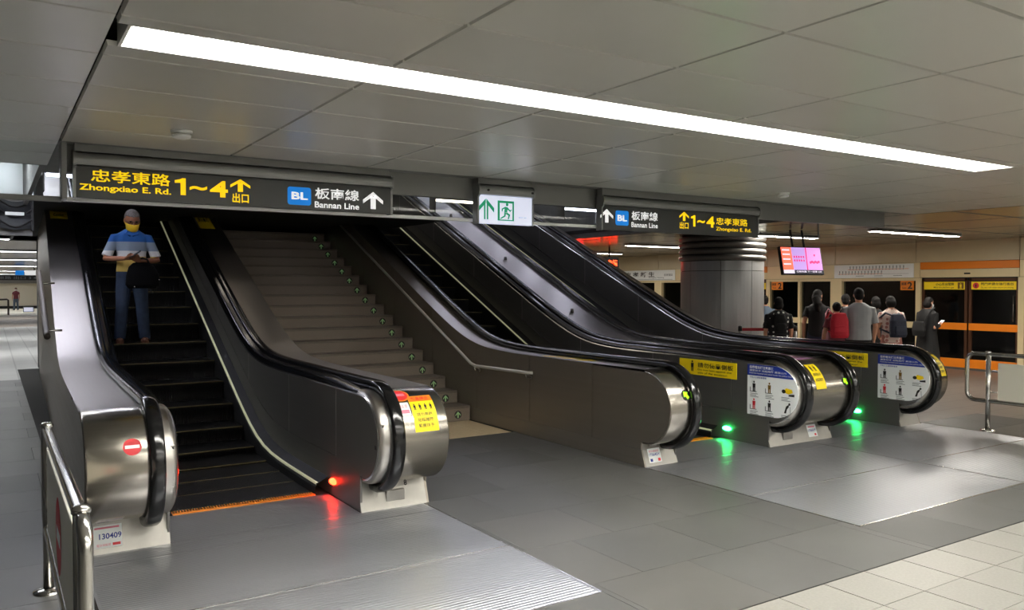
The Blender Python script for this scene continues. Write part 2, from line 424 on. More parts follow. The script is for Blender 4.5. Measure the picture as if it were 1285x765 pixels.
for x0,x1 in ((-2.86,-1.78),(-1.78,-.70),(-.70,.385)):
    cpanel(x0,x1,6.0,6.62,CZ,CEIL,ceiling); cpanel(x0,x1,6.62,7.25,CZ,CEIL,ceiling)
# trough liner, cover above, rear part of the hall ceiling
MB().box(-7,17.2,-7,LY0-.006,CZ+.1,CZ+.16,CEILJ).box(-7,17.2,LY1+.006,6.14,CZ+.1,CZ+.16,CEILJ).box(-7,LX0-.03,LY0-.01,LY1+.01,CZ+.1,CZ+.16,CEILJ).box(LX1+.03,17.2,LY0-.01,LY1+.01,CZ+.1,CZ+.16,CEILJ).box(9.56,17.2,6.1,24.5,CZ+.1,CZ+.16,CEILJ).build('ceiling_void_cover', ceiling)
bm = MB().box(-7,17,-7,.295,CZ,CZ+.02,CEIL).box(-7,-2.87,.3,7.25,CZ,CZ+.02,CEIL)
bm.build('rear_ceiling_sheet', ceiling)
MB().box(.385,9.6,6.0,6.12,CZ,CZ+.02,FASC).build('ceiling_edge_strip', ceiling)
# platform ceiling: big panels with dark joints
px = [10.03,11.6,13.2,14.8,16.5]; py = [.30,2.15,4.0,5.5,7.25,9.1,10.95,12.8,14.65,16.5,18.35,20.2,22.05,23.9]
for i in range(4):
    for j in range(len(py)-1): cpanel(px[i],px[i+1],py[j],py[j+1],CZ,CEIL_D,ceiling,g=.022,b=.008)
for j in range(3,len(py)-1): cpanel(9.56,10.03,max(6.0,py[j]),py[j+1],CZ,CEIL_D,ceiling,g=.022,b=.008)
# ceiling of the corridor on the left
for j in range(12):
    cpanel(-3,.42 if j<3 else 5.5, 11.3+j*(2.6 if j<3 else 5.1)-(0 if j<3 else 7.5), 11.3+(j+1)*(2.6 if j<3 else 5.1)-(0 if j<2 else 7.5), CZ, CEIL_D, ceiling, g=.03)
MB().box(-7,6,11.3,76,CZ+.1,CZ+.16,CEILJ).build('corridor_void_cover', ceiling)

# ---- walls
sl = .452
MB().box(-7,17.2,-7.1,-7,0,CZ+.1,WHITE).build('wall_rear', kind='structure')
MB().box(-7.1,-7,-7,20,0,CZ+.1,FASC).build('wall_left', kind='structure')
# lining of the escalator well; its unseen side walls block light
well = empty('wall_well', kind='structure')
MB().prism([(6.14,2.72),(8.6,2.72),(19.5,7.9),(19.5,8.0),(8.5,2.85),(6.14,2.85)],'X',.36,9.62,WELLM).build('sloping_soffit', well)
MB().prism([(6.14,2.62),(19.5,2.62),(19.5,8.0),(8.5,2.85),(6.14,2.75)],'X',.33,.37,WELLM).build('left_lining', well)
MB().prism([(6.14,2.62),(19.5,2.62),(19.5,8.0),(8.5,2.85),(6.14,2.75)],'X',9.60,9.64,WELLM).build('right_lining', well)
MB().box(.80,9.62,19.4,19.5,0,8.0,WELLM).build('end_lining', well)
# grey fascia and glass smoke curtain along the well edge
MB().box(.40,9.62,6.13,6.17,2.42,2.70,FASC).build('trim_1', kind='structure')
sm = empty('smoke_curtain', (4.9,6.15,2.25), label='clear glass smoke curtain with backlit white bottom rail hanging behind the overhead signs', cat='glass barrier')
for x0,x1 in ((.42,2.78),(2.78,5.0),(5.0,7.2),(7.2,8.32)):
    MB().box(x0+.003-4.9,x1-.003-4.9,.0,.008,.0,.19,GLASS).build('glass_pane', sm)
MB().box(.41-4.9,7.2-4.9,-.012,.02,-.022,.006,TRIMW,.004).build('bottom_rail', sm)
MB().box(7.2-4.9,8.33-4.9,-.002,.010,-.004,.002,FASC).box(8.32-4.9,8.33-4.9,-.002,.010,-.004,.19,FASC).build('pane_edging', sm)
sm2 = empty('smoke_curtain', (-1.2,6.15,2.25), label='glass smoke curtain at upper left with dark bottom rail before bright metal panels', cat='glass barrier')
for x0,x1 in ((-2.8,-1.2),(-1.2,.39)):
    MB().box(x0+1.203,x1+1.197,0,.008,0,.35,GLASS).build('glass_pane', sm2)
MB().box(-1.6,1.6,-.012,.02,-.03,.006,FASC,.004).build('bottom_rail', sm2)  # same metal rail as the white one, coloured grey where not backlit
MB().box(.392,.425,6.02,6.2,2.23,2.62,FASC,.004).build('trim_2', kind='structure')

# ---- pocket with bright metal panels at upper left
BRIGHT = mat('bright_metal_panel', (214,216,218), 0.3, 0.8, var=0.04, vscale=5)
pk = empty('wall_pocket', kind='structure')
for k in range(8):
    x0 = -2.55+k*.375
    MB().box(x0+.012,x0+.363,11.2,11.24,2.72,3.45,BRIGHT).build('metal_panel', pk)
    MB().box(x0-.011,x0+.011,11.15,11.25,2.3,3.45,FASC).build('mullion', pk)
MB().box(-2.6,.42,11.25,11.32,2.28,3.5,WELLM).box(-2.6,.42,11.14,11.3,2.27,2.36,FASC).build('bulkhead', pk)
MB().box(-2.9,.42,7.2,11.4,3.5,3.56,WELLM).box(-2.9,.36,7.22,7.26,2.6,3.5,WELLM).build('pocket_cover', pk)
drape = empty('sagging_netting', (.245,11.1,2.70), label='dark netting sagging between two posts under bright metal panels at upper left', cat='netting')
rows = []
for i in range(13):
    t = i/12
    rows.append([(-.16+.32*a/10, -.04*math.sin(math.pi*a/10)-.02*math.sin(t*9), -.35*t - .05*math.sin(math.pi*a/10)*(1-.5*t)) for a in range(11)])
MB().ribbon(rows, DRAPE).build('netting_sheet', drape)
for k,zz in enumerate((-.02,-.13,-.25)):
    MB().tube([(-.17+.34*a/12,-.06,zz-.09*math.sin(math.pi*a/12)) for a in range(13)],.012,DRAPEB,6).build('strap', drape)
MB().box(-.10,.09,-.085,-.07,-.21,-.17,PAPER,.004).build('pale_band', drape)
for s in (-1,1): MB().box(s*.175-.01,s*.175+.01,-.05,.03,-.38,.02,DRAPEB).build('side_post', drape)

# ---- far corridor on the left
fw = empty('wall_far', kind='structure')
MB().box(-6,6,76,76.2,0,CZ+.1,BEIGEW).build('wall_sheet', fw)
for k in range(9): MB().box(-5+k*1.3+.02,-5+(k+1)*1.3-.02,75.93,76,.22,2.2,BEIGEW).build('wall_panel', fw)
MB().box(-6,6,75.85,76,0,.2,BLACK).build('baseboard_far', kind='structure')
MB().box(-6,6,74.8,75,2.0,2.62,WELLM).build('trim_3', kind='structure')
MB().box(-6.1,-6,17,76,0,CZ+.1,CREAMP).build('wall_corridor', kind='structure')
MB().box(6,6.1,19.5,76,0,CZ+.1,CREAMP).build('wall_corridor_right', kind='structure')

# ================================================================== LIGHTS (fixtures)
def troffer(name, x0,x1,y0,y1,z, lampm, label, group=None, nseg=1, louver=True, axis='X'):
    cx,cy = (x0+x1)/2,(y0+y1)/2
    t = empty(name, (cx,cy,z), label=label, cat='ceiling light', group=group)
    X0,X1,Y0,Y1 = x0-cx,x1-cx,y0-cy,y1-cy
    hh = .10 if louver else .035
    h = MB().box(X0,X1,Y0-.012,Y0,0,hh,LOUV).box(X0,X1,Y1,Y1+.012,0,hh,LOUV).box(X0-.012,X0,Y0-.012,Y1+.012,0,hh,LOUV).box(X1,X1+.012,Y0-.012,Y1+.012,0,hh,LOUV).box(X0-.012,X1+.012,Y0-.012,Y1+.012,hh-.01,hh,LOUV)
    h.build('housing', t)
    L = (X1-X0)/nseg
    for k in range(nseg):
        MB().box(X0+L*k+.012,X0+L*(k+1)-.012,Y0+.01,Y1-.01,*((.055,.07) if louver else (.003,.02)),lampm).build('lamp_diffuser', t)
        if louver:
            lv = MB(); m_ = int(L/.06)
            for q in range(m_+1): lv.box(X0+L*k+.01+q*(L-.02)/m_-.0012,X0+L*k+.01+q*(L-.02)/m_+.0012,Y0,Y1,.012,.035,LOUV)
            lv.build('louvre', t)
    return t
troffer('ceiling_light', LX0,LX1,LY0,LY1,CZ,LAMP,'long white louvred light strip running across the main ceiling',None,6)
for k,(x0,x1,y) in enumerate(((.44,6.9,.72),(7.9,13.5,.72),(.44,6.9,-1.7),(7.9,13.5,-1.7),(.44,6.9,-4.4),(7.9,13.5,-4.4))):  # unseen strips added behind the viewpoint for the metal to reflect
    troffer('ceiling_light', x0,x1,y,y+.285,CZ-.04,LAMPH,
        ['added light strip just behind the viewpoint, middle of its row','added light strip just behind the viewpoint, right of its row','added second strip row behind the viewpoint, middle','added second strip row behind the viewpoint, right','added last strip row by the rear wall, middle','added last strip row by the rear wall, right'][k],'added hall light strips',1,False)
for k,(x0,x1,y) in enumerate(((12.0,14.5,7.85),(11.3,12.9,9.6),(11.6,14.4,13.4),(11.6,14.4,16.9),(11.6,14.4,20.0),(12.0,14.5,4.4),(13.8,16.3,1.0))):
    troffer('platform_light', x0,x1,y-.08,y+.08,CZ-.04,LAMPP,
        ['slim white light strip over the screen doors, right of the video screen','short white light strip just left of the video screen','white light strip beyond the pillar under the red glow','second white light strip beyond the pillar','third and farthest light strip along the platform','light strip over the platform right of the frame, farther','light strip over the platform right of the frame, nearer'][k],'platform light strips',1,False)
for k in range(7):  # unseen lamps and uplights added for the sheen on the decks
    for (nm,x) in (('left',.80),('middle',7.25),('stair',2.70),('inner',5.18)):
        y = 9.4+k*1.45; z = 2.72+max(0,(y-8.6)*.475)-.32
        t = empty('added_well_lamp', (x,y,z), label='added soffit lamp over the %s deck, %s' % ({'left':'leftmost','middle':'wide middle','stair':'left stair side','inner':'right stair side'}[nm], ('lowest of its row','second of its row','third of its row','fourth of its row','fifth of its row','sixth of its row','topmost of its row')[k]), cat='lamp', group='added lamps over the escalator decks')
        MB().box(-.34,.34,-.06,.06,.02,.06,WELLM,.005).box(-.355,-.34,-.08,.08,-.16,.16,WELLM,.003).box(.34,.355,-.08,.08,-.16,.16,WELLM,.003).box(-.01,.01,-.01,.01,.06,.30,WELLM).build('housing', t)
        MB().box(-.32,.32,-.045,.045,.0,.02,LAMPW if nm in ('left','middle') else LAMPV).build('lamp_diffuser', t)
        MB().box(-.32,.32,-.045,.045,.06,.075,LAMPX if nm == 'left' else LAMPU if nm == 'middle' else LAMPV).build('uplight_diffuser', t)
for k in range(6):  # unseen tubes added to make bright patches on the middle deck
    y = 11.9+k*1.15; z = .452*(y-2.07)-3.05+2.32
    t = empty('added_wall_lamp', (9.54,y,z), label='added slanting tube lamp on the right lining of the escalator well, %s' % ('lowest','second from below','third from below','fourth from below','fifth from below','topmost')[k], cat='lamp', group='added tube lamps on the well lining')
    c_,s_ = math.cos(R(38)),math.sin(R(38))
    MB().tube([(0,-.36*c_,-.36*s_),(0,.36*c_,.36*s_)],.03,LAMPT,10).build('lamp_tube', t)
    MB().tube([(.03,-.38*c_,-.38*s_),(.03,.38*c_,.38*s_)],.022,WELLM,8).build('housing', t)
tagk = 0
for y in (18,24,31,40,52,64,71):  # last strip of the row added to brighten the far wall
    tagk += 1
    troffer('corridor_light', -2.2,(.3 if y<19 else 3.5),y-.1,y+.1,CZ-.04,LAMPF,'%s light strip across the ceiling of the far left corridor' % ('nearest','second nearest','third','fourth','fifth','second farthest','farthest')[tagk-1],'corridor light strips',1,False)
troffer('added_pocket_light', -2.2,.3,9.3,9.5,3.3,LAMPK,'added light strip hidden above the sagging netting, washing the metal panels',None,1,False)  # out-of-view lamp added to brighten the panels

# ================================================================== ESCALATORS
ZD, YC, RN, ZC = .90, 5.56, .345, .555
YTOP = 18.4
def soft(x, w): return w*math.log1p(math.exp(x/w)) if x/w < 30 else x
def deck_z(y): return ZD + sl*soft(y-8.74,.3)
KNEE = 8.02
def nose_z(y): return .455*soft(y-KNEE-.08,.25)
def strip_z(y): return .075 + .455*soft(y-KNEE,.25)
yy = []
y = YTOP
while y > 10.3: yy.append(y); y -= .9
y = 10.2
while y > YC+.05: yy.append(y); y -= .13
PROF = [(a, deck_z(a)) for a in yy] + [(YC+RN*math.cos(R(90+9*k)), ZC+RN*math.sin(R(90+9*k))) for k in range(0,21)] + [(5.75,ZC-RN),(5.98,ZC-RN)]
def offs(prof, d):
    out = []
    for i,p in enumerate(prof):
        a = prof[max(0,i-1)]; b = prof[min(len(prof)-1,i+1)]
        t = Vector((b[0]-a[0], b[1]-a[1])).normalized(); nrm = Vector((t.y, -t.x))
        # travelling towards -y on top: outward is +z
        if True: nrm = Vector((t[1], -t[0]))
        out.append((p[0]+nrm.x*d, p[1]+nrm.y*d))
    return out
def nose_pt(ang, d=0.0): return (YC+(RN+d)*math.cos(ang), ZC+(RN+d)*math.sin(ang))
def wrap(u, v, l):            # u = x, v = height measured along the rounded nose (0 at its foremost point)
    a = math.pi - v/RN
    p = nose_pt(a, l); return (u, p[0], p[1])
def sideline(d, ya, yb, zlow, nose=False):
    """outline (y,z) of a flat side between ya < yb: upper edge follows the deck curve moved by d, lower edge zlow(y)"""
    P = offs(PROF, d)
    if nose:
        up = [p for p in P[:len(yy)] if p[0] < yb-.02]
        up = [(yb, deck_z(yb)+d)] + up + [nose_pt(R(90+9*k), d) for k in range(1,20)]
        lo = [(YC, ZC-RN-d)] if zlow is None else [(YC-.0, max(ZC-RN-d, zlow(YC)))] + [(yb, zlow(yb))]
        return up + lo
    up = [p for p in P[:len(yy)] if ya+.02 < p[0] < yb-.02]
    up = [(yb, deck_z(yb)+d)] + up + [(ya, deck_z(ya)+d)]
    k = 6
    lo = [(ya+(yb-ya)*i/k, zlow(ya+(yb-ya)*i/k)) for i in range(k+1)]
    return up + lo

def rib(x0, x1, prof, m, mb=None, th=0):
    mb = mb or MB()
    return mb.ribbon([[(x0,p[0],p[1]),(x1,p[0],p[1])] for p in prof], m)
def escalator(label, c, xl, xr, left_deck=True, right_deck=True, steps=27, group=None):
    e = empty('escalator', (c,6.2,0), label=label, cat='escalator', group=group)
    O = Vector((c,6.2,0))
    inv = Matrix.Translation(-O)
    def B(mb, name, lab=None, kind=None, par=None):
        o = mb.build(name, par or e, lab, kind)
        if (par or e) is e: o.data.transform(inv)
        else: o.data.transform(inv)
        return o
    e['B'] = 0
    hw = .785
    inner_top = offs(PROF, -.03)
    for s in (-1, 1):
        S = lambda d: c + s*d
        # handrail: flat-oval rubber loop round the nose
        hp = offs(PROF, .035)
        rows = []
        for i,p in enumerate(hp):
            a = hp[max(0,i-1)]; b = hp[min(len(hp)-1,i+1)]
            t = Vector((b[0]-a[0], b[1]-a[1])).normalized(); nn = Vector((t.y,-t.x))
            row = []
            for k in range(13):
                an = 2*math.pi*k/12
                cx = math.copysign(abs(math.cos(an))**.6, math.cos(an))*.047; cn = math.copysign(abs(math.sin(an))**.6, math.sin(an))*.034
                row.append((S(hw)+cx, p[0]+nn.x*cn, p[1]+nn.y*cn))
            rows.append(row)
        B(MB().ribbon(rows, RUBBER), 'handrail', 'glossy black rubber handrail')
        # boot where the handrail enters the pedestal
        B(MB().tube([(S(hw),5.66,ZC-RN-.045),(S(hw),5.82,ZC-RN-.06)],[.052,.06],BLACK,12), 'handrail_inlet', 'black handrail inlet')
        # steel bead between the inner panel and the handrail
        bead = MB()
        A_ = inner_top; B_ = offs(PROF,-.010); C_ = offs(PROF,-.002)
        NS = len(yy)-1
        bead.ribbon([[(S(.662),A_[i][0],A_[i][1]),(S(.675),B_[i][0],B_[i][1]),(S(.70),C_[i][0],C_[i][1]),(S(hw+.05),C_[i][0],C_[i][1])] for i in range(NS,len(PROF)-1)], STEEL_L)
        tp = lambda i: min(1.0,(NS-i)/5)
        gd = MB().ribbon([[(S(.662),A_[i][0],A_[i][1]),(S(.672),C_[i][0],C_[i][1]-.008+.028*tp(i)),(S(.70),C_[i][0],C_[i][1]+.036*tp(i)),(S(hw+.04),C_[i][0],C_[i][1]+.036*tp(i))] for i in range(0,NS+1)], RUBBER)  # straight bead coloured black for the shade beside the handrail
        B(gd, 'handrail_shade_strip', 'black strip for the shade under the handrail')
        # thin bright edging round the panel
        bead.ribbon([[(S(.655),p[0],p[1]),(S(.662),q[0],q[1])] for p,q in zip(offs(PROF,-.040)[:-2], inner_top[:-2])], POLISH)
        B(bead, 'balustrade_bead', 'brushed steel bead beside the handrail')
        # inner panels
        zj = lambda y: .325 + .455*soft(y-KNEE,.25)
        cuts = [6.08,7.32,8.75,10.2,11.65,13.1,14.55,16.0,17.4]
        B(MB().prism(sideline(-.040, None, cuts[0]-.003, lambda y: .27 if y<5.7 else .325, True),'X',S(.655),S(.668),STEEL_D), 'inner_panel')
        for a,b in zip(cuts[:-1],cuts[1:]):
            B(MB().prism(sideline(-.040,a+.003,b-.003,lambda y: zj(y)+.003),'X',S(.655),S(.668),STEEL_D), 'inner_panel')
        for a in cuts[:-1]:
            B(MB().prism([(a-.004,zj(a)+.004),(a+.004,zj(a)+.004),(a+.004,deck_z(a)-.045),(a-.004,deck_z(a)-.045)],'X',S(.6535),S(.666),STEEL_L), 'joint_strip', 'thin bright joint strip')
        # skirt: lower inner side, set in towards the steps
        lower = lambda y: (nose_z(y)-.35 if y > 6.6 else 0.0)
        ys_ = [5.575,5.8,6.2]+[6.6+.25*k for k in range(17)]+[11.0+1.0*k for k in range(7)]
        sk = [(y, min(zj(y)-.003, .29) if y<5.7 else zj(y)-.003) for y in ys_]
        B(MB().prism(sk[::-1]+[(y,lower(y)) for y in ys_],'X',S(.654),S(.67),STEEL_D), 'inner_skirt')
        ys2 = [6.27]+[6.6+.25*k for k in range(17)]+[11.0+1.0*k for k in range(7)]
        sk2 = MB().ribbon([[(S(.545),y,lower(y)),(S(.545),y,strip_z(y)-.02),(S(.556),y,strip_z(y))] for y in ys2], BLACK, False)
        sk2.ribbon([[(S(.574),y,strip_z(y)+.012),(S(.654),y,strip_z(y)+.05)] for y in ys2], BLACK, False)
        B(sk2, 'step_skirt', 'dark skirt beside the steps')
        if s > 0: B(MB().ribbon([[(S(.5545),y,strip_z(y)-.012),(S(.5545),y,strip_z(y)+.012),(S(.575),y,strip_z(y)+.013)] for y in ys2], SKIRTL, False), 'skirt_light', 'pale luminous strip along the skirt')
        # small switch on the bead
        a0 = R(160); p = nose_pt(a0,-.02); 
        B(MB().box(S(.69)-.013,S(.69)+.013,p[0]-.012,p[0]+.004,p[1]-.025,p[1]+.025,CAST,.003).box(S(.69)-.005,S(.69)+.005,p[0]-.014,p[0]-.01,p[1]+.0,p[1]+.016,BLACK), 'switch_plate')
        p = nose_pt(R(186),-.065)
        B(MB().box(S(.652)-.002,S(.652)+.002,p[0]-.012,p[0]+.012,p[1]-.014,p[1]+.014,BLACK), 'sensor')
    # decks with the barrel-shaped nose
    def cladding(x0, x1, nm, outer=None):
        d = MB()
        rib(x0, x1, PROF[:len(yy)+1], STEEL_L, d)
        B(d, 'deck', 'brushed steel deck')
        d = MB()
        nose = PROF[len(yy):]
        if outer: # rounded shoulder at the free end
            sg = 1 if outer == x1 else -1
            rows = []
            for (pa,pb) in zip(offs(PROF,0)[len(yy):], offs(PROF,-.02)[len(yy):]):
                row = [(x1 if sg < 0 else x0, pa[0],pa[1]), (outer-sg*.014,pa[0],pa[1]), (outer-sg*.004,(pa[0]*.7+pb[0]*.3),(pa[1]*.7+pb[1]*.3)), (outer,pb[0],pb[1])]
                rows.append(row)
            d.ribbon(rows, STEEL)
        else: rib(x0, x1, nose, STEEL, d)
        B(d, 'nose_barrel', 'rounded brushed steel nose')
        pd = MB()
        a,b = (x0+.021 if outer == x0 else x0),(x1-.021 if outer == x1 else x1)
        pd.prism([(5.55,0),(5.625,ZC-RN-.002),(6.2,ZC-RN-.002),(6.2,0)],'X',a,b,CAST)
        B(pd, 'pedestal', 'pale metal pedestal under the nose')
    def outside(x, sg):
        cuts = [6.33,7.45,8.6,9.8,11.0,12.2,13.4,14.6,15.8,17.0,18.2]
        xi = x - sg*.015
        o_ = sideline(-.02, None, cuts[0]-.003, lambda y: (ZC-RN+.02) if y < 5.7 else .155, True)
        o_ = o_[:-2] + [(5.60, ZC-RN+.018),(5.605,.157),(cuts[0]-.003,.157)]
        B(MB().prism(o_,'X',xi,x,STEEL_S), 'side_panel')
        for a,b in zip(cuts[:-1],cuts[1:]):
            B(MB().prism(sideline(-.004,a+.003,b-.003,lambda y: .157),'X',xi,x,STEEL_S), 'side_panel')
        B(MB().prism([(5.552,0),(5.604,.153),(18.2,.153),(18.2,0)],'X',x-sg*.02,x-sg*.003,STEEL_S), 'kick_plate')
    if left_deck: cladding(xl, c-hw+.02, 'left', xl); outside(xl, -1)
    if right_deck == True: cladding(c+hw-.02, xr, 'right', xr); outside(xr, 1)
    elif right_deck == 'shared': cladding(c+hw-.02, xr, 'right', None)
    # pedestal between handrail and inner side
    for s in (-1,1):
        a,b = sorted((c+s*.655, c+s*(hw-.02)))
        B(MB().prism([(5.55,0),(5.625,ZC-RN-.004),(6.2,ZC-RN-.004),(6.2,0)],'X',a,b,CAST), 'pedestal', 'pale metal pedestal under the handrail inlet')
    # steps
    base = None
    for k in range(steps):
        y0 = 6.34+.44*k; z = nose_z(y0); zn = nose_z(y0+.44)
        mb = MB().box(-.535,.535,.0,.455,-.03,0,STEPM)
        zb = max(.16, z-nose_z(y0-.44)+.02)
        if base is None or k < 9:
            dz = z-(nose_z(y0-.44) if k else 0)
            sb = MB().box(-.535,.535,.0,.455,-.03,0,STEPM)
            rz = []
            for q in range(7):
                t = q/6; rz.append((.06*math.sin(t*math.pi*.5)*0+.02*math.sin(math.pi*t), -.03-(max(.02,dz))*t))
            sb.ribbon([[(-.535,.004+a,b),(.535,.004+a,b)] for a,b in rz], RISERM)
            me = sb.mesh('step'); ln = MB().box(-.535,.535,-.001,.011,-.008,.0015,STEPY).mesh('step_line')
            if k >= 8: base = (me, ln)
        else: me, ln = base
        st = link('step', me, e); st.location = Vector((c,y0,z))-O
        l_ = link('step_line', ln, st); tag(l_, 'worn yellow line on the step edge')
    # comb and landing plates
    cb = MB().box(c-.535,c+.535,6.225,6.262,-.004,.008,COMB,.003)
    B(cb, 'comb_edge', 'orange line of the comb')
    tb = MB()
    for q in range(54): tb.box(c-.53+q*.02-.004,c-.53+q*.02+.004,6.26,6.33,-.004,.004,COMB)
    B(tb, 'comb_teeth')
    return e, B
FAM = 'escalators side by side'
E1, B1 = escalator('leftmost escalator, going down, with a red signal lamp and a man standing on it', 1.61, .44, 2.82, group=FAM)
KNEE = 8.33
E2, B2 = escalator('middle escalator right of the granite stairs, its green arrow on the nearer nose', 6.10, 5.03, 7.665, right_deck='shared', group=FAM)
KNEE = 8.55
E3, B3 = escalator('rightmost escalator beside the platform, with a white notice on its right balustrade', 8.43, None, 9.50, left_deck=False, group=FAM)
def plate(B, x0,x1,y0,y1):
    g = .003
    mb = MB().box(x0+g,x1-g,y0+g,y1-g,-.012,.001,PLATE)
    for q in range(int((y1-y0-.03)/.030)):
        a = y0+.02+q*.030; X0,X1 = x0+.02,x1-.02
        mb.add([(X0,a-.008,.001),(X1,a-.008,.001),(X1,a-.004,.0032),(X0,a-.004,.0032),(X1,a+.004,.0032),(X0,a+.004,.0032),(X1,a+.008,.001),(X0,a+.008,.001)],[(0,1,2,3),(3,2,4,5),(5,4,6,7)],PLATE)
    B(mb, 'landing_plate')
def seam(B, x0,x1,y0,y1): B(MB().box(x0,x1,y0,y1,-.012,.0036,POLISH), 'plate_edging')
for (B,xa,xb,yf) in ((B1,.44,2.77,3.40),(B2,5.035,7.35,3.372),(B3,7.35,9.55,3.372)):
    plate(B,xa,xb,yf,4.335); plate(B,xa,xb,4.335,5.33); plate(B,xa,xb,5.33,5.56)
    cc = {B1:1.61,B2:6.10,B3:8.43}[B]
    plate(B,cc-.65,cc+.65,5.56,6.225)
    seam(B,xa,xb,yf-.008,yf+.004); seam(B,xb-.004 if B is not B2 else xb-.002,xb+.004 if B is not B2 else xb+.002,yf,5.5); seam(B,xa,xb,4.331,4.339)
    if B is not B3: seam(B,xa-.004,xa+.004,yf,5.5)

# ---- signal lamps on the skirts
for (B,x,m,s) in ((B1,1.61+.648,REDG,-1),(B2,6.10+.648,GRNG,-1),(B3,8.43+.648,GRNG,-1)):
    mb = MB().ball((x,6.13,.115),(.03,.06,.026),m,12,8)
    B(mb, 'signal_lamp', 'red signal lamp low on the skirt' if m is REDG else 'green signal lamp low on the skirt')

# ---- notices on the escalators
def Bp(B, pr, name, lab=None, par=None): return B(pr.mb, name, lab, None, par)
# left nose of the left escalator: no-entry disc
pr = Print(wrap); pr.disc(.695,.155,.052,.052,REDINK); pr.rect(.655,.735,.145,.165,PAPER,.0014); Bp(B1,pr,'no_entry_sticker','red no-entry disc')
# right nose of the left escalator: yellow notice, round red sticker, small pink sticker
pr = Print(wrap); pr.rect(2.545,2.735,.06,.36,YEL,None,1,8)
pr.rect(2.545,2.735,.30,.36,ORNG,.0009,1,3); pr.text('緊急停止',2.57,2.71,.312,.345,REDINK,.02,.0014)
for k in range(4): pr.man(2.575+k*.043,.225,.055,INK,.0014)
for k,t in enumerate(('請勿奔跑','站穩踏階','緊握扶手')): pr.text(t,2.575,2.70,.175-k*.042,.203-k*.042,INK,.01,.0014)
Bp(B1,pr,'notice_sticker','yellow safety notice')
pr = Print(wrap); pr.disc(2.50,.385,.075,.075,ORNG); pr.disc(2.50,.385,.062,.062,REDINK,.0011); pr.rect(2.46,2.54,.37,.40,PINK,.0015); Bp(B1,pr,'round_sticker','round red and orange sticker')
pr = Print(wrap); pr.rect(2.455,2.535,.19,.30,PAPER,None,1,4); pr.rect(2.462,2.528,.205,.235,PINK,.001); pr.text('扶手',2.465,2.525,.245,.28,PINK,.01,.0012); Bp(B1,pr,'small_sticker','small white and pink sticker')
# pedestal stickers
def ped_fn(x0):  # slanted pedestal face
    return lambda u,v,l: (u, 5.55+.075*v/(ZC-RN)-l-.0005, v)
P1 = Print(ped_fn(0)); P1.rect(.515,.675,.035,.165,PAPER); P1.text('130409',.545,.672,.085,.118,NAVY,.02); P1.rect(.52,.66,.145,.155,PINK,.001); P1.rect(.62,.665,.045,.06,REDINK,.001); P1.text('電扶梯編號',.53,.61,.045,.06,PINK,.0); Bp(B1,P1,'number_sticker','white sticker numbered 130409')
B1(MB().box(.525,.62,5.60,5.617,.178,.2,CAST,.003).box(.54,.605,5.598,5.60,.184,.194,GREYINK),'name_plate')
P1 = Print(ped_fn(0)); P1.text('8',2.63,2.655,.145,.185,INK,.02); Bp(B1,P1,'number_print','black figure 8')
B1(MB().box(2.47,2.62,5.563,5.60,.05,.13,CAST,.004).tube([(2.52,5.575,.105),(2.57,5.575,.105)],.009,STEEL,8),'key_hatch','small key hatch')
P1 = Print(ped_fn(0)); P1.rect(5.10,5.255,.03,.155,PAPER); P1.text('1T064DY',5.112,5.245,.088,.112,NAVY,.015); P1.text('電扶梯編號',5.115,5.235,.12,.14,PINK,.0); P1.rect(5.115,5.145,.04,.065,NAVY,.001); P1.rect(5.21,5.24,.04,.065,REDINK,.001); Bp(B2,P1,'number_sticker','white number sticker')
B2(MB().box(5.13,5.22,5.60,5.617,.172,.193,CAST,.003),'name_plate')
P1 = Print(ped_fn(0)); P1.rect(7.40,7.55,.04,.165,PAPER); P1.text('1T065UY',7.41,7.54,.095,.118,NAVY,.015); P1.rect(7.42,7.53,.135,.148,PINK,.001); P1.rect(7.50,7.53,.05,.072,REDINK,.001); Bp(B2,P1,'number_sticker','white number sticker')
B2(MB().box(6.98,7.13,5.563,5.60,.05,.13,CAST,.004).tube([(7.03,5.575,.105),(7.08,5.575,.105)],.009,STEEL,8),'key_hatch','small key hatch')
# lit green arrows
def lit_arrow(B, u, v):
    pr = Print(wrap); pr.disc(u,v,.05,.05,BLACK,.002)
    L = [(0,.04),(-.036,.002),(-.014,.002),(-.014,-.036),(.014,-.036),(.014,.002),(.036,.002)]
    ca,sa = math.cos(R(35)),math.sin(R(35))
    pr.poly([(u+a*ca-b*sa, v+a*sa+b*ca) for a,b in L], GRNA, .004)
    Bp(B,pr,'arrow_lamp','round black lamp showing a green arrow')
lit_arrow(B2,5.235,.135); lit_arrow(B2,7.545,.115)
# yellow stickers on the middle and the right noses
pr = Print(wrap); pr.rect(7.06,7.22,.06,.36,YEL,None,1,8); pr.man(7.11,.26,.08,INK,.0014); pr.man(7.17,.26,.08,INK,.0014)
for k,t in enumerate(('請緊握扶手','站穩踏階')): pr.text(t,7.08,7.20,.20-k*.06,.235-k*.06,INK,.01,.0014)
Bp(B2,pr,'notice_sticker','yellow safety notice')
pr = Print(wrap); pr.rect(9.30,9.46,.06,.36,YEL,None,1,8); pr.text('小心',9.33,9.43,.26,.33,INK,.02,.0014)
for k,t in enumerate(('請緊握扶手','站穩踏階','禁止奔跑')): pr.text(t,9.32,9.44,.20-k*.05,.235-k*.05,INK,.01,.0014)
Bp(B3,pr,'notice_sticker','yellow safety notice')
